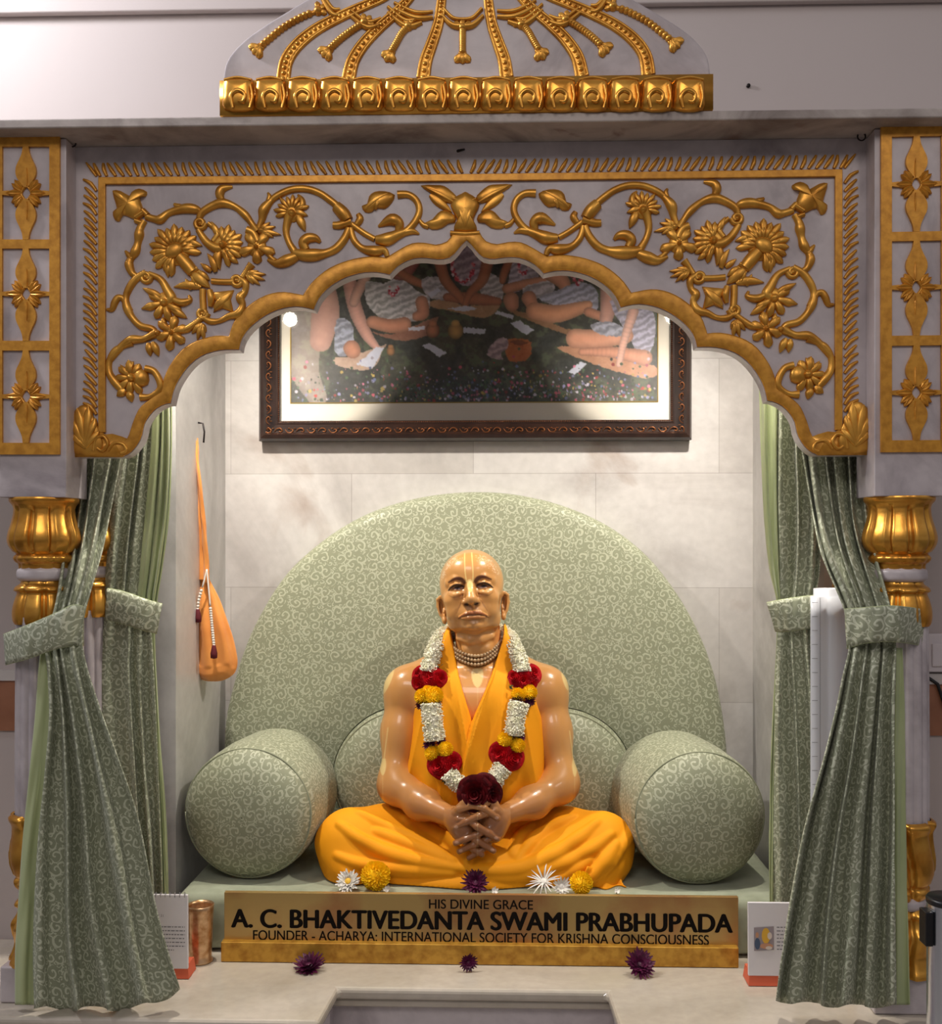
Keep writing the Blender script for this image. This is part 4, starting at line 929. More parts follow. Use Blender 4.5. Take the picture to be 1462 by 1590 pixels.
# back left
BLl = [(600, 196), (700, 186), (800, 172), (900, 164), (950, 163), (1000, 158), (1050, 152), (1200, 168), (1400, 190), (1500, 192)]
BLr = [(600, 266), (700, 266), (800, 262), (880, 252), (930, 244), (985, 240), (1060, 243), (1150, 248), (1250, 256), (1350, 260), (1500, 262)]
Yb = [(600, 2.425), (900, 2.42), (950, 2.412), (1050, 2.42), (1500, 2.43)]; Ab = [(600, 0.016), (880, 0.010), (950, 0.004), (1050, 0.010), (1500, 0.014)]
mid = [(v, l+(r_-l)*0.62) for (v, l), (_, r_) in zip([(600, 196), (700, 186), (800, 172), (900, 164)], [(600, 266), (700, 266), (800, 260), (900, 250)])]+[(950, 215), (1000, 236), (1500, 256)]
hemB = lambda s: 1478+0*s
vtop = 350
r1 = curtain_mesh(BLl, mid, Yb, Ab, vtop, 1478, 3, hem=hemB, seed=11, uvs=0.17)
r2 = curtain_mesh([(v, u-1) for v, u in mid], BLr, [(600, 2.418), (900, 2.415), (1500, 2.43)], [(600, 0.013), (900, 0.006), (1500, 0.003)], vtop, 1478, 3, ns=60, seed=4)
t = curtain('curtain', 'rear left sage brocade curtain with light green lining beside the orange bag', [('drape', r1[0], r1[1], M_brocc), ('lining', r2[0], r2[1], M_plain)])
tie(t, [(166, 914), (190, 918), (225, 930), (252, 938)], [(163, 962), (190, 968), (220, 978), (243, 984)], [2.40, 2.39, 2.39, 2.41], 2)
# front right
FRl = [(700, 1245), (800, 1262), (860, 1275), (920, 1300), (950, 1311), (1000, 1318), (1050, 1308), (1100, 1298), (1180, 1278), (1280, 1250), (1380, 1230), (1480, 1214), (1570, 1203)]
FRr = [(700, 1342), (800, 1346), (870, 1362), (940, 1381), (1000, 1390), (1100, 1388), (1300, 1388), (1450, 1389), (1570, 1391)]
def hemR(s): return 1554+8*min(1, s*2)+3*math.sin(s*17)
Yk = [(700, 2.300), (800, 2.265), (900, 2.18), (960, 2.135), (1040, 2.118), (1200, 2.118), (1400, 2.118), (1570, 2.120)]
r1 = curtain_mesh(FRl, FRr, Yk, Ak, 380, 1560, 5, 0, 1, 2.0, hem=hemR, seed=23, uvs=0.36)
r2 = curtain_mesh([(1000, 1386), (1100, 1384), (1300, 1384), (1500, 1386), (1570, 1388)], [(1000, 1400), (1100, 1404), (1300, 1406), (1500, 1410), (1570, 1412)], [(1000, 2.125), (1570, 2.115)], [(1000, 0.002), (1570, 0.006)], 1006, 1560, 1, ns=20, seed=3)
t = curtain('curtain', 'front right sage brocade curtain tied to the right column', [('drape', r1[0], r1[1], M_brocc), ('lining', r2[0], r2[1], M_plain)])
tie(t, [(1311, 946), (1340, 944), (1385, 941), (1437, 947)], [(1314, 1007), (1345, 998), (1390, 996), (1436, 1003)], [2.12, 2.09, 2.085, 2.165], 4)
# back right
BRl = [(600, 1178), (700, 1181), (800, 1186), (880, 1194), (935, 1206), (990, 1206), (1050, 1203), (1150, 1198), (1300, 1194), (1500, 1196)]
BRr = [(600, 1262), (700, 1270), (800, 1276), (900, 1270), (950, 1258), (1000, 1262), (1100, 1275), (1300, 1290), (1500, 1290)]
midr = [(600, 1208), (700, 1208), (800, 1209), (900, 1211), (950, 1210), (1000, 1206), (1100, 1203), (1500, 1199)]
r1 = curtain_mesh(midr, BRr, Yb, Ab, vtop, 1478, 3, hem=hemB, seed=31, uvs=0.17)
r2 = curtain_mesh(BRl, [(v, u+1) for v, u in midr], [(600, 2.418), (900, 2.415), (1500, 2.43)], [(600, 0.008), (900, 0.005), (1500, 0.003)], vtop, 1478, 2, ns=50, seed=7)
t = curtain('curtain', 'rear right sage brocade curtain with light green lining behind the white paper roll', [('drape', r1[0], r1[1], M_brocc), ('lining', r2[0], r2[1], M_plain)])
tie(t, [(1190, 936), (1215, 931), (1250, 926), (1272, 924)], [(1203, 980), (1225, 980), (1250, 976), (1272, 972)], [2.41, 2.39, 2.385, 2.40], 6)

# ================================================================== NAMEPLATE
t = thing('nameplate', 'long engraved brass nameplate on a gold base bar in front of the statue', 'nameplate', (0.03, 2.39, 0))
YN = 2.385
M_brass = mat('worn_brass', lin(186, 156, 96), 0.28, metal=0.45, noise=(7, lin(168, 122, 76), 0.42, 0.62), bump=(60, 0.12, 0.0008))
M_bar = mat('gold_bar', lin(208, 158, 64), 0.35, metal=0.5, noise=(50, lin(170, 118, 38), 0.4, 0.7))
M_ink = mat('black_lettering', lin(22, 18, 16), 0.8, spec=0.1)
xa, xb = Xu(348, YN), Xu(1146, YN); za, zb4 = Zv(1465, YN), Zv(1389, YN)
bpl = MB().box(xa, xb, YN, YN+0.012, za-0.02, zb4).build('brass_plate', M_brass, t, smooth=False, bevel=0.001)
MB().box(xa-0.003, xb-0.003, YN-0.018, YN+0.022, 0.001, Zv(1467.5, YN-0.018, 747)).build('base_bar', M_bar, t, smooth=False, bevel=0.002)
def text(name, s, u0, u1, vt, vb, Y, m_, parent, bold=0.0, depth=0.0004, spread=0.0):
    c = bpy.data.curves.new(name, 'FONT'); c.body = s; c.size = 1; c.offset = bold; c.extrude = 0.0; c.space_character = 1.0
    o = bpy.data.objects.new(name, c); C.objects.link(o); bpy.context.view_layer.update()
    me = bpy.data.meshes.new_from_object(o.evaluated_get(bpy.context.evaluated_depsgraph_get())); bpy.data.objects.remove(o)
    co = np.zeros(len(me.vertices)*3); me.vertices.foreach_get('co', co); co = co.reshape(-1, 3)
    x0, x1, y0, y1 = co[:, 0].min(), co[:, 0].max(), co[:, 1].min(), co[:, 1].max()
    X0, X1 = Xu(u0, Y), Xu(u1, Y); Z1, Z0 = Zv(vt, Y, (u0+u1)/2), Zv(vb, Y, (u0+u1)/2)
    n = np.zeros_like(co); n[:, 0] = X0+(co[:, 0]-x0)/(x1-x0)*(X1-X0); n[:, 2] = Z0+(co[:, 1]-y0)/(y1-y0)*(Z1-Z0); n[:, 1] = Y-depth
    fs = [tuple(p.vertices) for p in me.polygons]; mm = MB()
    for dx, dz, dy in ((0, 0, 0), (spread, 0, .00002), (-spread, 0, .00004), (0, spread*0.4, .00006), (0, -spread*0.4, .00008), (spread*0.5, 0, .0001), (-spread*0.5, 0, .00012)):
        mm.add([tuple(p) for p in (n+np.array([dx, -dy, dz]))], fs)
    o = mm.build(name, m_, parent, smooth=False); bpy.data.meshes.remove(me); return o
    o = bpy.data.objects.new(name, me); C.objects.link(o); o.parent = parent; o.matrix_parent_inverse = Matrix.Translation(parent.location).inverted()
    return o
text('lettering', 'HIS DIVINE GRACE', 666, 827, 1397, 1411.5, YN, M_ink, bpl, 0.0, spread=0.00045)
text('lettering', 'A. C. BHAKTIVEDANTA SWAMI PRABHUPADA', 360, 1136, 1415.5, 1444, YN, M_ink, bpl, 0.0, spread=0.0023)
text('lettering', 'FOUNDER - ACHARYA: INTERNATIONAL SOCIETY FOR KRISHNA CONSCIOUSNESS', 393, 1100, 1448, 1463.5, YN, M_ink, bpl, 0.0, spread=0.0004)

# ================================================================== CUP, CALENDARS, ROLL, BAG, POST, SWITCH
M_cup = mat('bronze', lin(218, 182, 142), 0.28, metal=0.8, noise=(60, lin(180, 134, 88), 0.4, 0.65))
Yc_ = 2.37; cc = W(311, 850, Yc_); k2 = Yc_/FPX; zz = lambda v: Zv(v, Yc_)
zf = Zv(1493, Yc_)*0+0.001; H_ = Zv(1408, Yc_)-0.001
MB().lathe([(0.002, 0.001), (19*k2, 0.001), (19.5*k2, H_*0.04), (17*k2, H_*0.09), (17.5*k2, H_*0.14), (18.5*k2, H_*0.4), (20.5*k2, H_*0.93), (21.5*k2, H_), (20.5*k2, H_+0.001), (19.5*k2, H_*0.95), (16.5*k2, H_*0.2), (0.002, H_*0.15)], (cc.x, Yc_, 0), 48).build('metal_tumbler', M_cup)
tag(bpy.data.objects['metal_tumbler'], 'bronze tumbler standing between the flip calendar and the nameplate', 'cup')
M_paper = mat('calendar_paper', lin(214, 210, 214), 0.6); M_base = mat('coral_card', lin(214, 100, 68), 0.6); M_wire = mat('wire', lin(150, 150, 155), 0.3, metal=0.9); M_grey = mat('grey_print', lin(120, 118, 124), 0.7)
def calendar(u0, u1, vt, vb, Y, label, side, lean):
    x0, x1 = Xu(u0, Y), Xu(u1, Y); zt_, zb_ = Zv(vt, Y), 0.0015; zo = 0.030
    t = thing('desk_calendar', label, 'calendar', ((x0+x1)/2, Y, 0))
    m = MB(); y0, y1, ym = Y-0.0, Y+0.055, Y+0.026
    m.add([(x0, y0, zb_), (x1, y0, zb_), (x1, y1, zb_), (x0, y1, zb_), (x0+lean, y0+0.006, zo), (x1+lean*0.6, y0+0.006, zo), (x1+lean*0.6, y1-0.006, zo), (x0+lean, y1-0.006, zo)], [(0, 1, 5, 4), (1, 2, 6, 5), (2, 3, 7, 6), (3, 0, 4, 7), (0, 3, 2, 1), (4, 5, 6, 7)])
    m.build('card_base', M_base, t, smooth=False)
    m = MB(); xs0, xs1 = x0+lean-0.003, x1+lean*0.6+0.001
    f0 = [(xs0, y0+0.002, zo-0.008), (xs1, y0+0.002, zo-0.008)]; f1 = [(xs0+lean, ym-0.006, zt_), (xs1+lean, ym-0.006, zt_)]
    m.add([f0[0], f0[1], f1[1], f1[0]]+[(p[0], p[1]+0.007, p[2]) for p in (f0[0], f0[1], f1[1], f1[0])], [(0, 1, 2, 3), (4, 7, 6, 5), (0, 4, 5, 1), (1, 5, 6, 2), (2, 6, 7, 3), (3, 7, 4, 0)])
    pg = m.build('page_block', M_paper, t, smooth=False, bevel=0.001)
    def at(s_, q, off=0.0009):
        p = Vector(f0[0]).lerp(Vector(f0[1]), s_).lerp(Vector(f1[0]).lerp(Vector(f1[1]), s_), q); return Vector((p.x, p.y-off, p.z))
    return pg, at, (f0, f1)
t, at, _ = calendar(229, 293, 1399, 1500, 2.27, 'spiral flip calendar with printed page beside the left curtain', -1, -0.006)
m = MB()
for i in range(9):
    p = at(0.06+i*0.11, 0.985); m.tube([p+Vector((0, 0.004*math.cos(a)-0.001*0, 0.0055*math.sin(a)+0.003)) for a in np.linspace(-1.2, 4.2, 10)], 0.0007, 5)
m.build('spiral_binding', M_wire, t)
def lines(at, rows, mt, nm='printed_text'):
    m = MB(); r_ = random.Random(9)
    for s0, s1, q, h in rows:
        s = s0
        while s < s1:
            e = min(s1, s+r_.uniform(0.03, 0.09)); a, b = at(s, q), at(e, q); a2, b2 = at(s, q+h), at(e, q+h)
            m.add([a, b, b2, a2], [(0, 1, 2, 3)]); s = e+0.02
    return m.build(nm, mt, t, smooth=False)
text_rows = [(0.40, 0.9, 0.56-0.052*i, 0.012) for i in range(7)]
lines(at, [(0.10, 0.94-(0.25 if i == 6 else 0), 0.56-0.052*i, 0.014) for i in range(7)], M_grey)
def tt(s, at, s0, s1, q0, q1, mt):
    c = bpy.data.curves.new('printed_heading', 'FONT'); c.body = s; c.size = 1
    o = bpy.data.objects.new('x', c); C.objects.link(o); bpy.context.view_layer.update()
    me = bpy.data.meshes.new_from_object(o.evaluated_get(bpy.context.evaluated_depsgraph_get())); bpy.data.objects.remove(o)
    xs = [v.co.x for v in me.vertices]; ys = [v.co.y for v in me.vertices]; xa, xb, ya, yb = min(xs), max(xs), min(ys), max(ys)
    for v in me.vertices: v.co = at(s0+(v.co.x-xa)/(xb-xa)*(s1-s0), q0+(v.co.y-ya)/(yb-ya)*(q1-q0))
    me.materials.clear(); me.materials.append(mt); me.name = 'printed_heading'; o = bpy.data.objects.new('printed_heading', me); C.objects.link(o); o.parent = t; o.matrix_parent_inverse = Matrix.Translation(t.location).inverted()
tt('MAY 31', at, 0.2, 0.45, 0.70, 0.735, M_grey)
t, at, _ = calendar(1162, 1234, 1402, 1503, 2.27, 'flip calendar with a small photo on its page beside the right curtain', 1, 0.003)
lines(at, [(0.60, 0.98, 0.66-0.05*i, 0.014) for i in range(7)], M_grey)
m = MB(); m.add([at(0.12, 0.34), at(0.54, 0.36), at(0.54, 0.68), at(0.12, 0.66)], [(0, 1, 2, 3)], 0)
for (s0, s1, q0, q1, mi) in ((0.13, 0.25, 0.36, 0.52, 1), (0.28, 0.46, 0.44, 0.66, 2), (0.24, 0.52, 0.37, 0.45, 3), (0.15, 0.22, 0.52, 0.60, 3), (0.40, 0.5, 0.5, 0.6, 4), (0.36, 0.5, 0.36, 0.41, 4)):
    c_ = [((s0+s1)/2+(s1-s0)/2*math.cos(a), (q0+q1)/2+(q1-q0)/2*math.sin(a)) for a in np.linspace(0, 2*PI, 13)[:-1]]
    m.add([at(a, b, 0.0012+0.0001*mi) for a, b in c_], [tuple(range(12))], mi)
m.build('small_photo', [mat('photo_ground', lin(150, 140, 146), 0.4), mat('photo_blue', lin(70, 84, 110), 0.4), mat('photo_yellow', lin(214, 166, 60), 0.4), mat('photo_skin', lin(190, 140, 110), 0.4), mat('photo_pale', lin(210, 196, 186), 0.4)], t, smooth=False)
# paper roll
M_roll = mat('roll_white', lin(214, 216, 222), 0.35, coat=0.5)
Yr = 2.335; x0 = Xu(1252, Yr); zt_ = Zv(926, Yr, 1280); zlow = 0.012
t = thing('paper_roll', 'tall glossy white roll standing between the two right curtains', 'roll', (Xu(1285, Yr), Yr, 0))
R_ = 27*Yr/FPX; cx_ = Xu(1288, Yr); pts = []
prof = [(x0, Yr-0.030), (x0+0.012, Yr-0.0315), (x0+0.020, Yr-0.033)]+[(cx_+R_*math.sin(a), Yr-R_*math.cos(a)+0.006) for a in np.linspace(-0.5, 4.6, 30)]
rows = [[(x, y, z) for x, y in prof] for z in np.linspace(zlow, zt_, 20)]
MB().grid(rows).build('outer_sheet', M_roll, t, solid=0.0012)
MB().lathe([(R_*0.86, zlow+0.002), (R_*0.86, Zv(914, Yr, 1280)), (R_*0.8, Zv(914, Yr, 1280)+0.0005), (R_*0.8, zt_-0.1)], (cx_+0.0, Yr+0.006, 0), 40).build('inner_roll', M_roll, t)
m = MB()
for i in range(24):
    z = zt_-0.012-0.030*i
    if z < 0.05: break
    m.box(x0+0.002, x0+0.014, Yr-0.0335, Yr-0.0332, z, z+0.0008)
m.box(x0+0.0185, x0+0.0192, Yr-0.0345, Yr-0.034, 0.03, zt_-0.002)
m.build('grid_marks', M_grey, t, smooth=False)
# orange bag
M_bag = mat('orange_cloth', lin(224, 146, 66), 0.8, noise=(16, lin(212, 128, 50), 0.35, 0.7), sheen=0.3, bump=(260, 0.3, 0.0006))
M_white2 = mat('white_bead', lin(214, 206, 196), 0.4); M_maroon = mat('maroon_tassel', lin(90, 12, 26), 0.8)
t = thing('cloth_bag', 'orange drawstring cloth bag hanging from a nail on the left alcove wall', 'bag', (-0.66, 2.70, 0.85))
def xw(u, Y): return Xu(u, Y)
Yn = 2.685
nl = W(302, 660, Yn)
tag(MB().tube([Vector((XL+0.0, Yn, nl.z+0.006)), Vector((XL+0.012, Yn, nl.z+0.004)), Vector((XL+0.016, Yn, nl.z-0.018)), Vector((XL+0.014, Yn, nl.z-0.045))], 0.0024, 8).build('nail', M_dark), 'thin dark nail on the left alcove wall holding the orange bag', 'nail')
def ribbon(keys, w0, w1, dep=0.006, n=50):
    q = resample([tuple(a) for a in catmull(keys, 6)], n); rows = []
    for i, (u, v, Y) in enumerate(q):
        f = i/(n-1); wd = w0+(w1-w0)*f; ring = []
        for k in range(12):
            a = 2*PI*k/12; ring.append(tuple(W(u+wd*0.5*math.cos(a)*(1+0.15*math.sin(i*0.5+3*a)), v, Y-dep*math.sin(a)*(1+0.3*math.cos(2*a+i*0.3)))))
        rows.append(ring)
    return MB().grid(rows, closed_v=True)
ribbon([(304, 680, 2.68), (306, 740, 2.68), (309, 780, 2.69), (313, 840, 2.70), (317, 900, 2.70)], 7, 17).build('strap', M_bag, t)
ribbon([(303, 684, 2.67), (311, 760, 2.67), (315, 800, 2.68), (320, 870, 2.69), (321, 905, 2.69)], 5, 9).build('strap', M_bag, t)
bk = [(893, 316, 6), (905, 318, 10), (930, 321, 20), (960, 325, 27), (990, 330, 32), (1015, 333, 34.5), (1030, 334, 34.5), (1042, 333, 32), (1050, 331, 26), (1056, 331, 14), (1058, 331, 3)]
bq = catmull(bk, 5); rows = []
for v, uc, hw in bq:
    ring = []
    for k in range(60):
        a = 2*PI*k/60; pl = 1+0.16*math.sin(a*7+1+v*0.006)*(1 if v < 1035 else 0.4); Yb_ = 2.712-0.028*min(1, hw/30)*math.sin(a)*pl
        ring.append(tuple(W(uc+hw*math.cos(a)*(1+0.02*math.sin(a*7)), v+2.5*math.sin(a*4)*(hw/34), Yb_)))
    rows.append(ring)
MB().grid(rows, closed_v=True).build('pouch', M_bag, t)
def beads(keys, tas, nb):
    q = resample([tuple(a) for a in catmull(keys, 6)], nb*2); m = MB()
    m.tube([W(*a) for a in q[:nb]], 0.0022, 6)
    for a in q[nb:]: m.ball(tuple(W(*a)), 0.0042, 8, 6)
    m.build('cord', M_white2, t)
    c_ = W(*q[-1]); MB().lathe([(0.001, 0.004), (0.004, 0.001), (0.006, -0.008), (0.0085, -0.02), (0.008, -0.032), (0.001, -0.034)], tuple(c_), 16, mod=lobes(8, 0.2)).build('tassel', M_maroon, t)
beads([(321, 884, 2.675), (316, 905, 2.67), (309, 930, 2.668), (307, 946, 2.668)], 0, 7)
beads([(321, 884, 2.675), (324, 915, 2.668), (328, 960, 2.666), (332, 1002, 2.664)], 0, 16)
# queue post
M_chrome = mat('polished_steel', lin(225, 230, 240), 0.22, metal=1.0); M_blk = mat('black_plastic', lin(18, 18, 22), 0.35); M_redl = mat('red_label', lin(170, 20, 26), 0.4)
Yq = 1.75; kq = Yq/FPX; cq = W(1473, 850, Yq); zt_ = Zv(1398, Yq, 1462)
t = thing('barrier_post', 'chrome queue barrier post with black belt head at the lower right edge', 'post', (cq.x, Yq, -0.75))
MB().lathe([(0.17, -0.749), (0.172, -0.735), (0.15, -0.728), (0.04, -0.715), (32*kq, -0.70), (32*kq, zt_-0.004)], (cq.x, Yq, 0), 48).build('tube', M_chrome, t)
MB().lathe([(31*kq, zt_-0.006), (33*kq, zt_-0.004), (33.5*kq, zt_+0.002), (31*kq, zt_+0.006), (0.001, zt_+0.007)], (cq.x, Yq, 0), 48).build('cap', M_blk, t)
MB().box(cq.x-42*kq, cq.x-30*kq, Yq-0.018, Yq+0.010, Zv(1464, Yq, 1436), Zv(1411, Yq, 1436)).build('belt_end', M_blk, t, smooth=False, bevel=0.002)
MB().box(cq.x-14*kq, cq.x+14*kq, Yq-0.044, Yq-0.020, Zv(1494, Yq, 1462), Zv(1410, Yq, 1462)).build('belt_cassette', M_blk, t, smooth=False, bevel=0.004); bc_ = bpy.data.objects[[o.name for o in t.children][-1]]
MB().box(cq.x-13*kq, cq.x+8*kq, Yq-0.0462, Yq-0.0445, Zv(1470, Yq, 1462), Zv(1426, Yq, 1462)).build('red_label', M_redl, bc_, smooth=False)
# switch plate at right
M_sw = mat('switch_plastic', lin(214, 206, 208), 0.4)
Ys_ = YW-0.0006
t = thing('switch_plate', 'white electric switch plate on the wall right of the right column', 'switch', (Xu(1452, Ys_), Ys_, Zv(1015, Ys_, 1452)))
MB().box(Xu(1424, Ys_), Xu(1500, Ys_), Ys_-0.022, Ys_, Zv(1042, Ys_, 1452), Zv(983, Ys_, 1452)).build('plate', M_sw, t, smooth=False, bevel=0.003)
for i in range(3): MB().box(Xu(1440+i*20, Ys_), Xu(1456+i*20, Ys_), Ys_-0.027, Ys_-0.0215, Zv(1033, Ys_, 1452), Zv(998, Ys_, 1452)).build('rocker', M_sw, t, smooth=False, bevel=0.002)
tag(MB().tube([W(1437, 1050, 2.488), W(1455, 1062, 2.486), W(1475, 1120, 2.486), W(1500, 1180, 2.486)], 0.004, 8).build('cable', M_cord), 'black cable running down the wall below the switch plate', 'cable')
# ================================================================== SCULPTING (signed distance fields -> one continuous mesh)
def ell(c, r, k=0.02, op='+', R=None): return ('e', np.array(c, float), np.array(r, float), k, op, R)
def cap(a, b, ra, rb=None, k=0.02, op='+'): return ('c', np.array(a, float), np.array(b, float), (ra, rb if rb is not None else ra), k, op)
def chain(pts, rs, k=0.02, op='+'): return [cap(pts[i], pts[i+1], rs[i], rs[i+1], k, op) for i in range(len(pts)-1)]
def pd(p, X, Y, Z):
    if p[0] == 'e':
        x, y, z = X-p[1][0], Y-p[1][1], Z-p[1][2]
        if p[5] is not None:
            R = p[5]; x, y, z = R[0][0]*x+R[1][0]*y+R[2][0]*z, R[0][1]*x+R[1][1]*y+R[2][1]*z, R[0][2]*x+R[1][2]*y+R[2][2]*z
        r = p[2]; k0 = np.sqrt((x/r[0])**2+(y/r[1])**2+(z/r[2])**2); k1 = np.sqrt((x/r[0]**2)**2+(y/r[1]**2)**2+(z/r[2]**2)**2)+1e-9
        return k0*(k0-1)/k1
    a, b = p[1], p[2]; ba = b-a; L = ba@ba+1e-12
    h = np.clip(((X-a[0])*ba[0]+(Y-a[1])*ba[1]+(Z-a[2])*ba[2])/L, 0, 1)
    return np.sqrt((X-a[0]-ba[0]*h)**2+(Y-a[1]-ba[1]*h)**2+(Z-a[2]-ba[2]*h)**2)-(p[3][0]+(p[3][1]-p[3][0])*h)
def comb(D, d, k, op):
    if op == '+': h = np.maximum(k-np.abs(D-d), 0)/k; return np.minimum(D, d)-h*h*k*0.25
    d = -d; h = np.maximum(k-np.abs(D-d), 0)/k; return np.maximum(D, d)+h*h*k*0.25
def pb(p, mg):
    if p[0] == 'e': r = max(p[2]); return p[1]-r-mg, p[1]+r+mg
    r = max(p[3]); return np.minimum(p[1], p[2])-r-mg, np.maximum(p[1], p[2])+r+mg
def sdf_grid(prims, lo, hi, h, D=None):
    lo = np.array(lo, float); n = np.ceil((np.array(hi)-lo)/h).astype(int)+1
    ax = [lo[i]+h*np.arange(n[i]) for i in range(3)]
    if D is None: D = np.full(tuple(n), 9*max(h*20, 0.05), np.float32)
    for p in prims:
        k, op = (p[3], p[4]) if p[0] == 'e' else (p[4], p[5])
        a, b = pb(p, k*1.2+3*h); i0 = np.clip(np.floor((a-lo)/h).astype(int), 0, n); i1 = np.clip(np.ceil((b-lo)/h).astype(int)+1, 0, n)
        if np.any(i1 <= i0): continue
        sl = tuple(slice(i0[i], i1[i]) for i in range(3))
        X = ax[0][sl[0]][:, None, None]; Y = ax[1][sl[1]][None, :, None]; Z = ax[2][sl[2]][None, None, :]
        D[sl] = comb(D[sl], pd(p, X, Y, Z), k, op)
    return D, ax
def sdf_pts(prims, P, D=None):
    P = np.atleast_2d(P); D = np.full(len(P), 1.0) if D is None else D
    for p in prims:
        k, op = (p[3], p[4]) if p[0] == 'e' else (p[4], p[5]); D = comb(D, pd(p, P[:, 0], P[:, 1], P[:, 2]), k, op)
    return D
def surface_nets(D, lo, h):
    s = D < 0; c = np.zeros(tuple(np.array(D.shape)-1), np.int8)
    for dx in (0, 1):
        for dy in (0, 1):
            for dz in (0, 1): c += s[dx:dx+c.shape[0], dy:dy+c.shape[1], dz:dz+c.shape[2]]
    act = (c > 0) & (c < 8); ijk = np.argwhere(act); idx = np.full(c.shape, -1, np.int64); idx[act] = np.arange(len(ijk))
    acc = np.zeros((len(ijk), 3)); cnt = np.zeros(len(ijk))
    cor = [(a, b, d) for a in (0, 1) for b in (0, 1) for d in (0, 1)]
    val = {q: D[ijk[:, 0]+q[0], ijk[:, 1]+q[1], ijk[:, 2]+q[2]].astype(float) for q in cor}
    for q in cor:
        for a in range(3):
            if q[a] == 0:
                e = list(q); e[a] = 1; e = tuple(e); va, vb = val[q], val[e]; m = (va < 0) != (vb < 0)
                t = np.where(m, va/np.where(m, va-vb, 1), 0); pt = np.array(q, float)[None]+t[:, None]*(np.array(e, float)-np.array(q, float))[None]
                acc += pt*m[:, None]; cnt += m
    V = np.array(lo)+h*(ijk+acc/cnt[:, None]); F = []
    n = s.shape
    for a in range(3):
        b, d = [(1, 2), (2, 0), (0, 1)][a]
        lo_ = [slice(1, -1)]*3; lo_[a] = slice(0, n[a]-1); hi_ = list(lo_); hi_[a] = slice(1, n[a])
        A = s[tuple(lo_)]; B = s[tuple(hi_)]; e = np.argwhere(A != B); st = A[tuple(e.T)]
        e = e+1; e[:, a] -= 1
        def cell(ob, od): q = e.copy(); q[:, b] -= ob; q[:, d] -= od; return idx[q[:, 0], q[:, 1], q[:, 2]]
        quad = np.stack([cell(1, 1), cell(0, 1), cell(0, 0), cell(1, 0)], 1); quad[~st] = quad[~st][:, ::-1]; F.append(quad)
    return V, np.concatenate(F)
def np_mesh(name, V, F, m_, cols=None, parent=None, extra=None):
    me = bpy.data.meshes.new(name); me.vertices.add(len(V)); me.vertices.foreach_set('co', V.astype(np.float32).ravel())
    me.loops.add(F.size); me.loops.foreach_set('vertex_index', F.ravel().astype(np.int32))
    me.polygons.add(len(F)); me.polygons.foreach_set('loop_start', np.arange(0, F.size, 4, dtype=np.int32)); me.polygons.foreach_set('use_smooth', np.ones(len(F), bool))
    me.update(calc_edges=True); me.materials.append(m_)
    if cols is not None:
        c4 = np.ones((len(V), 4), np.float32); c4[:, :3] = cols; ca = me.color_attributes.new('Col', 'FLOAT_COLOR', 'POINT'); ca.data.foreach_set('color', c4.ravel())
    o = bpy.data.objects.new(name, me); C.objects.link(o)
    if parent: o.parent = parent; o.matrix_parent_inverse = Matrix.Translation(parent.location).inverted()
    return o
def sm01(x, a, b): t = np.clip((x-a)/(b-a), 0, 1); return t*t*(3-2*t)

# ------------------------------------------------------------------ body primitives (world metres)
w_ = lambda u, v, Y: np.array(W(u, v, Y))
K = 2.66/FPX
TORSO = [ell(w_(738, 1100, 2.685), (0.150, 0.095, 0.150), 0.05), ell(w_(738, 1205, 2.675), (0.158, 0.112, 0.13), 0.06), ell(w_(738, 1290, 2.70), (0.19, 0.115, 0.085), 0.05),
         cap(w_(645, 1066, 2.69), w_(832, 1066, 2.69), 0.044, k=0.05),
         cap(w_(738, 985, 2.70), w_(739, 1046, 2.695), 0.056, 0.062, 0.03), cap(w_(716, 1012, 2.70), w_(655, 1050, 2.70), 0.036, 0.034, 0.05), cap(w_(760, 1012, 2.70), w_(822, 1050, 2.70), 0.036, 0.034, 0.05),
         ell(w_(697, 1092, 2.632), (0.068, 0.040, 0.055), 0.05), ell(w_(780, 1092, 2.632), (0.068, 0.040, 0.055), 0.05),
         cap(w_(722, 1040, 2.622), w_(664, 1043, 2.655), 0.007, 0.006, 0.025), cap(w_(756, 1040, 2.622), w_(812, 1043, 2.655), 0.007, 0.006, 0.025)]
ARMS = []
for sx, sh, bi, el_, fm, wr in ((-1, (627, 1070), (619, 1135), (612, 1214), (652, 1247), (704, 1270)), (1, (851, 1070), (860, 1135), (873, 1212), (828, 1246), (774, 1269))):
    ARMS += chain([w_(*sh, 2.685), w_(*bi, 2.67), w_(*el_, 2.625), w_(*fm, 2.565), w_(*wr, 2.487)], [0.044, 0.038, 0.034, 0.034, 0.022], 0.035)
    ARMS.append(ell(w_(sh[0]+sx*1, sh[1]+4, 2.682), (0.043, 0.046, 0.055), 0.03))
    ARMS.append(ell(w_(el_[0]-sx*6, el_[1]+14, 2.618), (0.040, 0.042, 0.034), 0.03))
    ARMS.append(ell(w_(bi[0]-sx*2, bi[1]+10, 2.655), (0.034, 0.034, 0.06), 0.03))
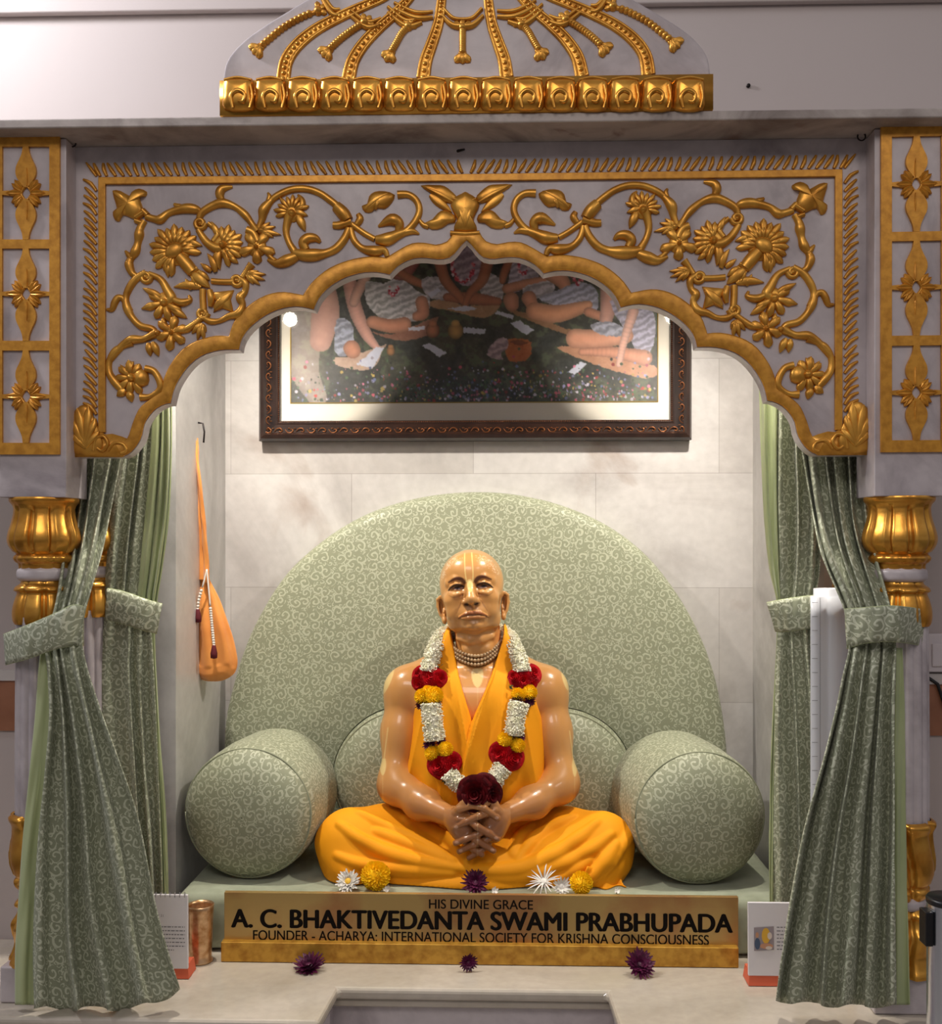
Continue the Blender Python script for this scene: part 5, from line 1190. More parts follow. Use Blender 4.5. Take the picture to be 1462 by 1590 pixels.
# hands: backs of the hands and interlaced fingers
HY = 2.462
HANDS = [ell(w_(716, 1279, HY+0.012), (0.026, 0.017, 0.036), 0.022), ell(w_(768, 1279, HY+0.012), (0.026, 0.017, 0.036), 0.022),
         ell(w_(741, 1290, HY+0.028), (0.042, 0.020, 0.045), 0.02),
         cap(w_(706, 1270, HY+0.022), w_(718, 1290, HY+0.012), 0.021, 0.022, 0.02), cap(w_(776, 1270, HY+0.022), w_(766, 1290, HY+0.012), 0.021, 0.022, 0.02)]
def finger(pts, r0, r1, k=0.0035): return chain([w_(u, v, HY+dy) for u, v, dy in pts], list(np.linspace(r0, r1, len(pts))), k)
FING = []
for pts, r0, r1 in (
    ([(712, 1256, -0.002), (733, 1250, -0.008), (752, 1255, -0.014), (772, 1270, -0.006)], 0.0095, 0.0072),
    ([(712, 1272, -0.002), (727, 1272, -0.004), (740, 1283, -0.018), (757, 1293, -0.014), (772, 1302, -0.004)], 0.0100, 0.0074),
    ([(716, 1292, 0.0), (730, 1298, -0.006), (742, 1306, -0.013), (766, 1321, -0.005)], 0.0095, 0.0070),
    ([(722, 1306, 0.004), (734, 1318, -0.004), (748, 1327, -0.004)], 0.0090, 0.0066),
    ([(768, 1258, -0.002), (756, 1262, -0.004), (742, 1267, -0.017), (724, 1276, -0.013), (706, 1285, -0.004)], 0.0098, 0.0070),
    ([(768, 1282, 0.0), (755, 1288, -0.004), (738, 1297, -0.013), (722, 1303, -0.012), (707, 1309, -0.003)], 0.0095, 0.0070),
    ([(764, 1300, 0.002), (750, 1306, -0.002), (734, 1312, -0.010), (713, 1322, -0.002)], 0.0090, 0.0068),
    ([(758, 1312, 0.006), (744, 1322, -0.002), (728, 1332, -0.001)], 0.0085, 0.0064),
    # thumbs, leaving the inner side of each palm and lying crossed above
    ([(708, 1262, 0.006), (722, 1247, 0.0), (740, 1243, -0.006), (756, 1246, -0.004)], 0.0125, 0.0088),
    ([(774, 1262, 0.006), (766, 1248, 0.004), (752, 1240, 0.004), (738, 1238, 0.006)], 0.0125, 0.0088)):
    FING.append(finger(pts, r0, r1))
BODY = TORSO+ARMS

SKIN = srgb2lin(np.array([207, 149, 85.])); SKIN2 = srgb2lin(np.array([172, 114, 68.])); CREAM = srgb2lin(np.array([232, 206, 140.]))
M_skin = vcol('painted_skin', 0.28, coat=0.55)
st = thing('seated_statue', 'painted statue of a cross-legged bald man in saffron cloth with clasped hands', 'statue', (0.0, 2.62, 0.14))

# body grid
h = 0.0024; lo = w_(560, 1340, 2.60); lo[1] = 2.42; hi = w_(925, 1013, 2.80); hi[1] = 2.80
D, ax = sdf_grid(BODY, lo, hi, h)
V1, F1 = surface_nets(D, lo, h); del D
# hand grid
h2 = 0.0013; lo2 = np.array([w_(688, 1300, 2.46)[0], 2.425, w_(740, 1345, 2.45)[2]]); hi2 = np.array([w_(792, 1300, 2.46)[0], 2.56, w_(740, 1232, 2.46)[2]])
Dh, _ = sdf_grid(BODY+HANDS, lo2, hi2, h2)
for f in FING:
    Df, _ = sdf_grid(f, lo2, hi2, h2, np.full(Dh.shape, 0.3, np.float32)); Dh = comb(Dh, Df, 0.0022, '+')
V2, F2 = surface_nets(Dh, lo2, h2)
# drop the body mesh inside the hand box (the finer grid carries on there)
def drop_inside(V, F, lo, hi, mg):
    ins = np.all((V > lo+mg) & (V < hi-mg), axis=1); keep = ~ins[F].all(1); F = F[keep]; used = np.unique(F); mp = np.full(len(V), -1); mp[used] = np.arange(len(used)); return V[used], mp[F]
V1, F1 = drop_inside(V1, F1, lo2, hi2, 0.004)

# ------------------------------------------------------------------ head, sculpted in its own frame (unit = 1 photo pixel)
U = 2.585/FPX
def pt_(x, f, z): return np.array([x, -f, z], float)
H = []
def he(x, f, z, rx, rf, rz, k=4, op='+', R=None): H.append(ell(pt_(x, f, z), (rx, rf, rz), k, op, R))
def hc(a, b, ra, rb=None, k=3, op='+'): H.append(cap(pt_(*a), pt_(*b), ra, rb, k, op))
def hch(pts, rs, k=3, op='+'): H.extend(chain([pt_(*p) for p in pts], rs if hasattr(rs, '__len__') else [rs]*len(pts), k, op))
he(1, -8, 12, 50.5, 60, 49, 4); he(1, 6, 2, 48, 46, 40, 10)
he(0, 12, -22, 43.5, 36, 38, 16); he(1, 17, -42, 38.5, 30, 29, 14); he(2, 34, -60, 17, 14, 12, 12)
hc((-27, 16, -56), (30, 16, -56), 12, 12, 14)
hc((4, -16, -58), (7, -20, -122), 36.5, 38.5, 12)                      # neck
he(3, 8, -75, 22, 20, 14, 10)                                       # throat
# forehead and brows
he(0, 28, 24, 38, 26, 28, 12)
hch([(-34, 37, 7), (-22, 46, 11), (-8, 48, 9)], [4, 4.6, 4], 7); hch([(34, 37, 7), (22, 46, 11), (8, 48, 9)], [4, 4.6, 4], 7)
# sockets
for s_ in (-1, 1):
    he(s_*20, 55, 0.5, 12.5, 10, 7.5, 8, '-')
    he(s_*20.5, 38.2, -0.5, 11.5, 11.2, 9.0, 2.0)                     # eyeball with lids
    hch([(s_*9.5, 43.5, 1), (s_*15, 49.0, 4.0), (s_*22, 50.2, 4.2), (s_*30, 46.0, 1.0), (s_*33.5, 42.5, -3)], [1.6, 2.8, 3.2, 2.6, 1.4], 2.0)      # upper lid
    hch([(s_*10.5, 43.5, -2), (s_*16, 47.5, -4.6), (s_*23, 48.0, -5.2), (s_*30, 44.5, -3.6)], [1.1, 1.5, 1.6, 1.2], 1.8)                     # lower lid
    hch([(s_*10, 45.5, -7), (s_*17, 48.6, -11), (s_*25, 47.0, -12), (s_*33, 41, -8.5)], [1.8, 3.0, 3.0, 2], 3.5)                             # bag
    hch([(s_*11, 49, -12), (s_*18, 51.5, -15.5), (s_*27, 48.3, -17), (s_*34, 42, -13)], [0.8, 0.9, 0.9, 0.7], 2.5, '-')
    he(s_*29, 34, -20, 14, 13, 12, 9)                                # cheekbone
    he(s_*26, 32, -38, 13, 13, 14, 9)                                # cheek
    he(s_*10.0, 54.5, -24.5, 6.0, 6.6, 5.4, 3)                           # nostril wing
    he(s_*7.6, 59.5, -28.6, 4.0, 4.6, 2.4, 1.2, '-')                  # nostril
    hch([(s_*12.5, 56, -19), (s_*18, 54, -27), (s_*23.5, 51, -37), (s_*26, 47.5, -45)], [1.0, 1.9, 1.9, 1.0], 4, '-')   # fold
    hch([(s_*26, 44, -50), (s_*25, 42, -58)], [0.9, 0.6], 3, '-')
hch([(0, 49, 9), (0.3, 53, -2), (0.6, 60, -13), (1, 64, -20)], [4.6, 4.6, 5.6, 7.6], 6)    # nose
he(1, 63.5, -22, 8.6, 6, 6.4, 4); hc((1, 60, -26), (2, 55, -30), 3, 2.6, 3)
he(2, 38, -42, 21, 17, 16, 8)                                        # muzzle
hch([(-0.3, 55, -32), (0.6, 55.5, -37)], [1.0, 1.3], 2, '-')
hch([(-20, 47.5, -47.0), (-10, 54, -43.2), (-2, 56.5, -41.4), (1.5, 56, -42.2), (5, 56.5, -41.4), (14, 54, -43.4), (23, 47.5, -47.5)], [1.4, 2.9, 3.5, 3.1, 3.5, 2.9, 1.4], 2)
hch([(-16, 49.5, -49.2), (-6, 54, -48.8), (2, 55.2, -48.6), (10, 54, -48.8), (19, 49.5, -49.6)], [1.5, 3.0, 3.5, 3.0, 1.5], 2)
hch([(-23, 48.0, -49.5), (-14, 54.5, -46.6), (-4, 58.2, -45.0), (2, 57.8, -45.8), (8, 58.2, -45.2), (17, 54.5, -46.8), (25.5, 48.0, -50.5)], [1.2, 1.0, 0.9, 0.9, 0.9, 1.0, 1.3], 1.2, '-')
he(2, 57, -54.5, 12, 5, 2.6, 4, '-'); he(2, 45, -61, 11, 8, 7, 6)
hch([(-28, 30, -71), (-12, 38, -73.5), (2, 40, -74.5), (16, 38, -73.5), (32, 30, -71)], [1.6, 2.2, 2.4, 2.2, 1.6], 6, '-')
# neck cords and throat
hch([(-24, 10, -76), (-14, 16, -98), (-4, 17, -118)], [3, 3, 2.5], 12); hch([(28, 8, -76), (20, 16, -98), (11, 17, -118)], [3, 3, 2.5], 12); he(3, 14, -92, 7, 7, 9, 12)
hch([(-26, 18, -80), (-8, 24, -84), (10, 24, -84), (28, 18, -80)], [2.4, 3.4, 3.4, 2.4], 9)
# ears
for s_ in (-1, 1):
    ca, sa = math.cos(s_*0.16), math.sin(s_*0.16); Rm = np.array([[ca, 0, sa], [0, 1, 0], [-sa, 0, ca]]) if True else None
    cx = 50.5*s_+1; cz = -31
    he(cx, -4, cz, 6.2, 9, 21, 2.5, '+', Rm)
    he(cx-s_*0.2, 4, cz+2, 3.6, 7.5, 14, 2, '-', Rm)
    hch([(cx-s_*5, 6, cz+13), (cx, 5, cz+19), (cx+s_*5.4, 1, cz+15), (cx+s_*6.2, -2, cz+4), (cx+s_*3.0, -2, cz-10)], [1.7, 2.2, 2.4, 2.2, 1.7], 1.8)
    hch([(cx-s_*4, 6, cz-1), (cx-s_*3.6, 8, cz-6)], [2.2, 2.2], 2)
    he(cx-s_*3.2, 1, cz-19, 4.0, 5, 6, 3)
hh = 0.78; lh = pt_(-64, 76, -108); lh = np.array([-64, -76, -112.]); hih = np.array([66, 72, 66.])
Dg, _ = sdf_grid(H, lh, hih, hh, np.full(tuple(np.ceil((hih-lh)/hh).astype(int)+1), 60.0, np.float32))
VH, FH = surface_nets(Dg, lh, hh); del Dg
# paint the face
x, f, z = VH[:, 0], -VH[:, 1], VH[:, 2]; col = np.tile(SKIN, (len(VH), 1))
def mixc(m_, c_): 
    global col
    c_ = srgb2lin(np.array(c_, float)); col = col*(1-m_[:, None])+c_[None]*m_[:, None]
fr = sm01(f, 10, 25)
def seg(pts, wd, soft=0.8):
    best = np.full(len(x), 99.0)
    q = catmull(pts, 6)
    for i in range(len(q)-1):
        a, b = q[i], q[i+1]; ba = b[:2]-a[:2]; t_ = np.clip(((x-a[0])*ba[0]+(z-a[1])*ba[1])/(ba@ba+1e-9), 0, 1)
        best = np.minimum(best, np.hypot(x-a[0]-ba[0]*t_, z-a[1]-ba[1]*t_)-(a[2]+(b[2]-a[2])*t_)*0.5)
    return (1-sm01(best, -soft*0.5, soft))*fr*wd
for s_ in (-1, 1):
    mixc(seg([(s_*8.5, 6, 3.4), (s_*13, 11, 5.6), (s_*21, 13, 4.2), (s_*33, 8.5, 1.8)], 0.95, 1.6), (84, 40, 22))
    mixc(seg([(s_*7.5, 7, 3), (s_*9.5, 2, 4.5), (s_*11, -1, 3)], 0.6, 2.5), (100, 52, 28))  # shade between brow and nose bridge, put into the colour
    eye = ((x-s_*20.7)/10.4)**2+((z+0.9)/3.0)**2; mk = (1-sm01(eye, 0.75, 1.1))*fr*(f < 52); mixc(mk, (128, 84, 62))
    iris = np.hypot(x-s_*20.7-0.8, z+0.4); mk2 = (1-sm01(iris, 4.2, 5.2))*mk; mixc(mk2, (60, 30, 18)); mixc((1-sm01(iris, 1.5, 2.3))*mk, (14, 8, 6))
    mixc(seg([(s_*9.5, -0.5, 1.0), (s_*14, 1.8, 2.8), (s_*21, 2.8, 3.0), (s_*28, 0.8, 2.8), (s_*35, -4.5, 1.2)], 1.0, 1.0), (40, 16, 9))
    mixc(seg([(s_*10, -2.4, 0.8), (s_*20, -4.0, 1.1), (s_*30, -3.4, 0.8)], 0.8, 0.9), (110, 60, 36))
    mixc(seg([(s_*6.3, -28.2, 3.8), (s_*8.8, -28.4, 3.8)], 0.95, 1.4), (50, 20, 10))
    mixc(seg([(s_*13, -20, 0.6), (s_*18, -29, 1.2), (s_*24, -40, 0.6)], 0.6, 1.6), (120, 66, 36)); mixc(seg([(s_*11, -11, 0.5), (s_*18, -14.8, 0.8), (s_*27, -16, 0.8), (s_*34, -12, 0.4)], 0.5, 1.4), (128, 74, 42))  # cheek fold and eye-bag creases shaded by colour
    mixc(seg([(s_*52, -24, 5), (s_*51, -34, 7)], 0.0, 1), (90, 50, 30))
    em = (1-sm01(np.hypot((x-51*s_)/3.2, (z+29)/11), 0.7, 1.2))*sm01(f, -6, 0); mixc(em*0.75, (110, 58, 28))
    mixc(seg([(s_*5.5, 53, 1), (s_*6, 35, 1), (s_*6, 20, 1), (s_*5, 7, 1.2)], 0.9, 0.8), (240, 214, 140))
lip = seg([(-20, -46.8, 1), (-10, -43.4, 3.6), (-2, -41.8, 5), (5, -41.8, 5), (14, -43.6, 3.6), (23, -47.2, 1)], 0.72, 1.2); mixc(lip, (150, 70, 44))
mixc(seg([(-15, -49.2, 1), (2, -49.0, 4.5), (18, -49.8, 1)], 0.35, 1.5), (190, 110, 80))
mixc(seg([(-22, -49.3, 0.6), (-13, -46.5, 0.8), (-3, -45.0, 0.8), (2, -45.6, 0.8), (9, -45.2, 0.8), (17, -46.8, 0.8), (25, -50.5, 0.6)], 0.9, 1.0), (84, 34, 20))
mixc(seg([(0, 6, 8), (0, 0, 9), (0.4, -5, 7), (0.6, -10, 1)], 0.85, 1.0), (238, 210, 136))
# stubble of the shaved hairline
rs = np.random.RandomState(5)
for s_ in (-1, 1):
    for k in range(110):
        a = rs.rand(); bx = s_*(14+31*a**0.8)+rs.randn()*2.2; bz = 44-26*a**1.6+rs.randn()*3.0
        d_ = np.hypot(x-bx, z-bz); mixc((1-sm01(d_, 0.5, 1.1))*fr*0.5, (236, 206, 170))
roll = math.radians(4.0); pit = math.radians(4.5)
Rp = np.array([[1, 0, 0], [0, math.cos(pit), math.sin(pit)], [0, -math.sin(pit), math.cos(pit)]])
Rr = np.array([[math.cos(roll), 0, -math.sin(roll)], [0, 1, 0], [math.sin(roll), 0, math.cos(roll)]])
RH = Rr@Rp; O = w_(730, 910, 2.585); O = np.array([O[0]-0.0015*0, 2.66, O[2]-48*U*math.sin(pit)])
# keep the front-of-eye point on its mark
VHw = (VH@RH.T)*U+O
colH = col
def hw(x, f, z): return (RH@np.array([x, -f, z]))*U+O
# body paint: chest mark, arm marks, slightly darker limbs
def paint_body(V):
    pu, pv = proj(V); c_ = np.tile(SKIN, (len(V), 1)); fm = sm01(-V[:, 1], -2.70, -2.66)
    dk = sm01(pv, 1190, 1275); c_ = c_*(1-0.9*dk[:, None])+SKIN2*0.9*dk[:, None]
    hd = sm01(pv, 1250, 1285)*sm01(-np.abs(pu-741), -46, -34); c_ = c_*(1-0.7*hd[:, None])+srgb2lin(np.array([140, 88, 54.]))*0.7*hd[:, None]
    def mk(cond, a=0.85): 
        nonlocal c_
        c_ = c_*(1-a*cond[:, None])+CREAM*a*cond[:, None]
    def leafmark(cu, v0, v1, wd, tilt=0):
        t_ = np.clip((pv-v0)/(v1-v0), 0, 1); ww = wd*np.sin(PI*np.clip(t_*0.75+0.25, 0, 1))**0.6*((pv > v0) & (pv < v1)); return (1-sm01(np.abs(pu-cu-tilt*(pv-v0)), ww-0.6, ww+0.8))*fm
    mk(leafmark(741, 1038, 1068, 9)); mk(leafmark(608, 1040, 1078, 5, -0.35)); mk(leafmark(875, 1040, 1072, 5, 0.2))
    mk(leafmark(594, 1178, 1204, 5)); mk(leafmark(892, 1180, 1206, 4))
    for a, b in (((602, 1130), (596, 1178)), ((588, 1140), (591, 1178)), ((884, 1135), (890, 1180))):
        t_ = np.clip((pv-a[1])/(b[1]-a[1]), 0, 1); mk((1-sm01(np.abs(pu-(a[0]+(b[0]-a[0])*t_)), 0.4, 1.2))*((pv > a[1]) & (pv < b[1]))*fm, 0.7)
    # finger nails
    for u_, v_ in ((771, 1270), (770, 1301), (764, 1320), (708, 1284), (709, 1308), (715, 1321)):
        q = np.hypot((pu-u_)/3.4, (pv-v_)/2.6); m_ = (1-sm01(q, 0.7, 1.1))*(V[:, 1] < HY-0.002); c_ = c_*(1-0.55*m_[:, None])+srgb2lin(np.array([222, 178, 152.]))*0.55*m_[:, None]
    return c_
Vb = np.concatenate([V1, V2, VHw]); Fb = np.concatenate([F1, F2+len(V1), FH+len(V1)+len(V2)])
cb = np.concatenate([paint_body(V1), paint_body(V2), colH])
np_mesh('body', Vb, Fb, M_skin, cb, st)

# ------------------------------------------------------------------ saffron cloth over the chest
M_saff = mat('saffron_cloth', lin(250, 166, 22), 0.7, spec=0.25, bump=(420, 0.2, 0.0004), noise=(5, lin(246, 158, 16), 0.35, 0.7))
TC = TORSO[:4]+TORSO[5:9]+[ell(w_(700, 1165, 2.655), (0.085, 0.085, 0.14), 0.06), ell(w_(785, 1165, 2.655), (0.085, 0.085, 0.14), 0.06), cap(w_(694, 996, 2.665), w_(662, 1060, 2.650), 0.020, 0.03, 0.04), cap(w_(784, 996, 2.665), w_(818, 1060, 2.650), 0.020, 0.03, 0.04), cap(w_(738, 985, 2.70), w_(739, 1046, 2.695), 0.060, 0.062, 0.03)]
hc_ = 0.0022; loc_ = w_(600, 1330, 2.60); loc_[1] = 2.50; hic = w_(880, 972, 2.62); hic[1] = 2.74
Dc, axc = sdf_grid(TC, loc_, hic, hc_)
Xg = axc[0][:, None, None]; Yg = axc[1][None, :, None]; Zg = axc[2][None, None, :]
# picture-plane coordinates of the chest plane used only to lay out the tailoring lines (metres, measured on the chest)
y0c = 2.60; ug = 731+FPX*((axc[0]-CAM.x)/y0c+math.tan(YAW)); vg = HOR-FPX*(axc[2]-CAM.z)/y0c
ug3 = ug[:, None, None]; vg3 = vg[None, None, :]
outl_ = np.interp(vg, [985, 1000, 1030, 1060, 1090, 1120, 1150, 1200, 1240, 1300], [688, 680, 668, 656, 646, 636, 628, 624, 626, 618])[None, None, :]
outr_ = np.interp(vg, [985, 1000, 1030, 1060, 1090, 1120, 1150, 1200, 1240, 1300], [788, 796, 808, 820, 832, 842, 849, 855, 858, 866])[None, None, :]
inl_ = np.interp(vg, [985, 1010, 1050, 1112, 1130], [697, 703, 712, 731, 736])[None, None, :]; inr_ = np.interp(vg, [985, 1000, 1050, 1112, 1130], [782, 779, 762, 735, 728])[None, None, :]
Dc = Dc-0.010
al = np.arctan2(ug3-690, np.maximum(vg3-965, 5)); ar = np.arctan2(ug3-786, np.maximum(vg3-965, 5))
lapx = np.interp(vg, [985, 1050, 1112, 1215, 1300], [779, 762, 735, 712, 702])[None, None, :]
side = sm01(ug3-lapx, -1.2, 1.2)
amp = 0.0055*sm01(vg3, 1040, 1130)
fold = (1-side)*(np.sin(al*34+1.0)*0.7+np.sin(al*19+vg3*0.02))+side*(np.sin(ar*30+0.6)*0.8+np.sin(ar*17+vg3*0.015+2))
low = sm01(vg3, 1150, 1230)
cr_ = lambda t_: 1-2*np.abs(np.sin(t_*0.5))**0.7
fold = (1-side)*(cr_(al*30+0.6)*0.8+0.5*np.sin(al*17+vg3*0.02))+side*(cr_(ar*27+1.3)*0.9+0.5*np.sin(ar*15+vg3*0.015+2))
hemr = np.exp(-((ug3-lapx-2.5)/1.6)**2)*sm01(1240-vg3, 0, 20)
fold = fold+low*1.1*np.sin(ug3*0.155+np.sin(vg3*0.03))
Dc = (Dc-0.0035*hemr-amp*fold-0.0060*side+0.001*(1-side)).astype(np.float32)
pxm = 2.60/FPX
reg = np.maximum(outl_-ug3, ug3-outr_)*pxm
vcut = np.minimum(ug3-inl_, inr_-ug3)*pxm      # positive inside the V opening
vcut = np.where(vg3 < 1124, vcut, -0.05)
def smax(a, b, k): h_ = np.maximum(k-np.abs(a-b), 0)/k; return np.maximum(a, b)+h_*h_*k*0.25
Dc = smax(Dc, np.broadcast_to(reg, Dc.shape), 0.012); Dc = smax(Dc, np.broadcast_to(vcut, Dc.shape), 0.004)
Dc = np.maximum(Dc, Yg-2.725)
Vc, Fc = surface_nets(Dc, loc_, hc_)
np_mesh('chest_cloth', Vc, Fc, M_saff, None, st); del Dc

# ------------------------------------------------------------------ saffron lower cloth over crossed legs
LEG = [ell(w_(740, 1300, 2.70), (0.20, 0.12, 0.10), 0.05)]
LEG += chain([w_(675, 1300, 2.69), w_(600, 1302, 2.64), w_(545, 1306, 2.58)], [0.078, 0.070, 0.072], 0.05)
LEG += chain([w_(800, 1300, 2.69), w_(880, 1306, 2.64), w_(930, 1310, 2.58)], [0.078, 0.070, 0.070], 0.05)
LEG += chain([w_(540, 1312, 2.575), w_(620, 1340, 2.555), w_(745, 1362, 2.53)], [0.066, 0.052, 0.040], 0.05)
LEG += chain([w_(936, 1316, 2.575), w_(860, 1342, 2.555), w_(745, 1366, 2.525)], [0.064, 0.052, 0.040], 0.05)
LEG += [ell(w_(740, 1335, 2.58), (0.15, 0.09, 0.055), 0.05), ell(w_(548, 1345, 2.56), (0.060, 0.085, 0.055), 0.04), ell(w_(925, 1350, 2.565), (0.062, 0.085, 0.055), 0.04), ell(w_(740, 1378, 2.56), (0.24, 0.10, 0.022), 0.03)]
hl = 0.0026; lol = w_(480, 1400, 2.60); lol[1] = 2.435; lol[2] = 0.1375; hil = w_(1005, 1238, 2.62); hil[1] = 2.80
Dl, axl = sdf_grid(LEG, lol, hil, hl)
Xl = axl[0][:, None, None]; Yl = axl[1][None, :, None]; Zl = axl[2][None, None, :]
# sweeping folds: raised ropes of cloth along drape lines, laid on the leg surface
def on_leg(u, v, prims=LEG, off=0.0, y0=2.40, y1=2.9):
    d = np.array(W(u, v, 2.6))-np.array(CAM); t = y0/2.6
    for _ in range(60):
        p = np.array(CAM)+d*t; s_ = sdf_pts(prims, p)[0]-off
        if s_ < 0.0004 or p[1] > y1: break
        t += max(s_, 0.0008)*0.9/np.linalg.norm(d)
    return p
FOLDS = [([(525.4, 1279.7), (555.0, 1301.9), (599.3, 1324.1), (662.1, 1340.7), (724.9, 1349.2)], 0.009), ([(555.0, 1263.1), (603.0, 1287.1), (662.1, 1313.0), (706.4, 1338.8)], 0.008), ([(625.2, 1270.5), (665.8, 1285.3), (699.0, 1307.4), (721.2, 1338.8)], 0.008), ([(521.7, 1327.8), (558.7, 1342.5), (625.2, 1350.7), (706.4, 1357.3)], 0.008), ([(724.9, 1350.7), (784.0, 1353.6), (839.4, 1338.8), (894.8, 1305.6), (928.1, 1276.8)], 0.012), ([(724.9, 1361.8), (795.1, 1364.7), (861.6, 1346.2), (913.3, 1322.2), (950.2, 1294.5)], 0.01), ([(802.5, 1335.2), (824.6, 1309.3), (854.2, 1287.1), (891.1, 1268.7)], 0.009), ([(795.1, 1327.8), (806.2, 1301.9), (824.6, 1283.4)], 0.008), ([(606.7, 1370.2), (662.1, 1375.0), (728.6, 1376.5), (824.6, 1378.7)], 0.011), ([(931.8, 1364.7), (950.2, 1335.2), (972.4, 1301.9), (976.1, 1279.7)], 0.011), ([(905.9, 1372.1), (935.5, 1342.5), (957.6, 1309.3)], 0.008), ([(727.9, 1305.6), (724.9, 1327.8), (724.9, 1346.2)], 0.007), ([(839.4, 1372.1), (880.0, 1357.3), (917.0, 1335.2)], 0.008), ([(580.8, 1290.8), (639.9, 1313.0), (691.6, 1335.2)], 0.006)]
for pts, r_ in FOLDS:
    q = catmull(pts, 3); P = [on_leg(a[0], a[1]) for a in q]; n = len(P); rs_ = [r_*(0.35+0.75*math.sin(PI*i/(n-1))**0.7) for i in range(n)]
    P = [np.array(p) for p in catmull([tuple(x_) for x_ in resample([tuple(p) for p in P], 7)], 6)]; n = len(P); rs_ = [1.25*r_*(0.3+0.8*math.sin(PI*i/(n-1))**0.7) for i in range(n)]
    Pn = [p+np.array([0, r_*0.15, -0.0]) for p in P]
    Dl, _ = sdf_grid(chain(Pn, rs_, 0.009), lol, hil, hl, Dl)
    Pg = [p+np.array([0.0, -0.003, 0.013]) for p in P]
nz = 0.0012*np.sin(Xl*38+Zl*50+2*np.sin(Zl*20+Xl*9))+0*Yl
Dl = np.maximum(Dl-0.002+nz.astype(np.float32), (0.1385+0.0012)-Zl).astype(np.float32)
# hollow where the hands rest
Vl, Fl = surface_nets(Dl, lol-0, hl)
np_mesh('lower_cloth', Vl, Fl, M_saff, None, st); del Dl
# flared hem corner of the cloth at the right knee
ALL = BODY+LEG
def surf(u, v, off=0.008, y0=2.36): return on_leg(u, v, ALL+TC, off, y0)
rows = []
for i in range(26):
    s_ = i/25; a = np.array([(912+48*s_), 1345+12*s_]); b = np.array([892+80*s_, 1390-8*s_+3*math.sin(s_*9)]); row = []
    for j in range(10):
        q = j/9; p = a*(1-q)+b*q; Y = 2.470-0.012*math.sin(s_*13)*q+0.03*s_*(1-q)+0.020*s_; pw = w_(p[0], p[1], Y); pw[2] = max(pw[2], 0.1395); row.append(tuple(pw))
    rows.append(row)
MB().grid(rows).build('hem_flare', M_saff, st, solid=0.003)
# bead necklace round the neck
M_bead = mat('wooden_bead', lin(176, 146, 108), 0.35, coat=0.4); M_thread = mat('bead_thread', lin(60, 42, 30), 0.7)
nk = thing('bead_necklace', 'triple strand of small brown wooden beads round the statue\'s neck', 'necklace', tuple(w_(739, 1020, 2.64)))
for k in range(3):
    m = MB()
    pts = catmull([(703-1.2*k, 996+3.0*k, 2.700), (701-0.6*k, 1000+4.4*k, 2.664), (709, 1009+5.9*k, 2.632), (724, 1016+6.4*k, 2.616), (739, 1018.5+6.6*k, 2.611), (755, 1015+6.4*k, 2.616), (770, 1004+5.9*k, 2.634), (777+0.6*k, 994+5.0*k, 2.664), (779+k, 988+3.4*k, 2.700)], 8)
    P = resample([tuple(W(*a)) for a in pts], 34)
    for p in P: m.ball((p[0], p[1]-0.003, p[2]), 0.0044, 10, 7)
    m.tube([tuple(p) for p in P], 0.0022, 5, 1); m.build('bead_strand', [M_bead, M_thread], nk)
# ================================================================== FLOWERS
M_jas = mat('jasmine_white', lin(240, 236, 218), 0.6, noise=(60, lin(228, 226, 196), 0.4, 0.65)); M_rose = mat('red_rose', lin(196, 8, 24), 0.6, spec=0.2, noise=(70, lin(150, 3, 14), 0.4, 0.65)); M_drose = mat('dark_red_rose', lin(92, 3, 12), 0.6, spec=0.2, noise=(70, lin(56, 2, 8), 0.4, 0.65))
M_mari = mat('marigold_yellow', lin(255, 218, 36), 0.65, spec=0.2, noise=(90, lin(255, 202, 20), 0.4, 0.65)); M_purp = mat('purple_petal', lin(92, 18, 62), 0.5, noise=(80, lin(64, 10, 44), 0.4, 0.65)); M_leafg = mat('flower_leaf', lin(62, 84, 44), 0.55); M_wpet = mat('white_petal', lin(232, 228, 220), 0.5); M_yc = mat('yellow_centre', lin(240, 190, 60), 0.6)
def frame_of(n, up=(0, 0, 1)):
    n = Vector(n).normalized(); x = Vector(up).cross(n); x = x.normalized() if x.length > 1e-4 else n.orthogonal().normalized(); y = n.cross(x)
    return Matrix(((x.x, y.x, n.x, 0), (x.y, y.y, n.y, 0), (x.z, y.z, n.z, 0), (0, 0, 0, 1)))
def placed(m, c, n, s=1.0): o = MB(); o.merge(m, Matrix.Translation(Vector(c))@frame_of(n)@Matrix.Scale(s, 4)); return o
def rose_mb(seed):
    r = random.Random(seed); m = MB()
    for L in range(6):
        rad = 0.16+0.17*L; n = 3+(L+1)//2+1; z0 = 0.55-0.10*L; ht = 0.62-0.05*L; off = r.random()*6
        for k in range(n):
            a0 = off+2*PI*k/n; span = 2*PI/n*0.72; P = []
            for i in range(6):
                t_ = i/5; row = []
                for j in range(7):
                    s_ = (j/6-0.5)*2; a = a0+s_*span; flare = 0.18*t_**3*(1+L*0.25); edge_ = (1-abs(s_)**3*0.4)
                    rr_ = rad*(0.55+0.45*math.sin(t_*1.6))+flare; row.append((rr_*math.cos(a), rr_*math.sin(a), z0-0.5+ht*t_*edge_-0.10*flare*L))
                P.append(row)
            m.grid(P)
    m.ball((0, 0, -0.15), (0.75, 0.75, 0.35), 12, 8); m.ball((0, 0, 0.2), (0.16, 0.16, 0.3), 8, 6)
    return m
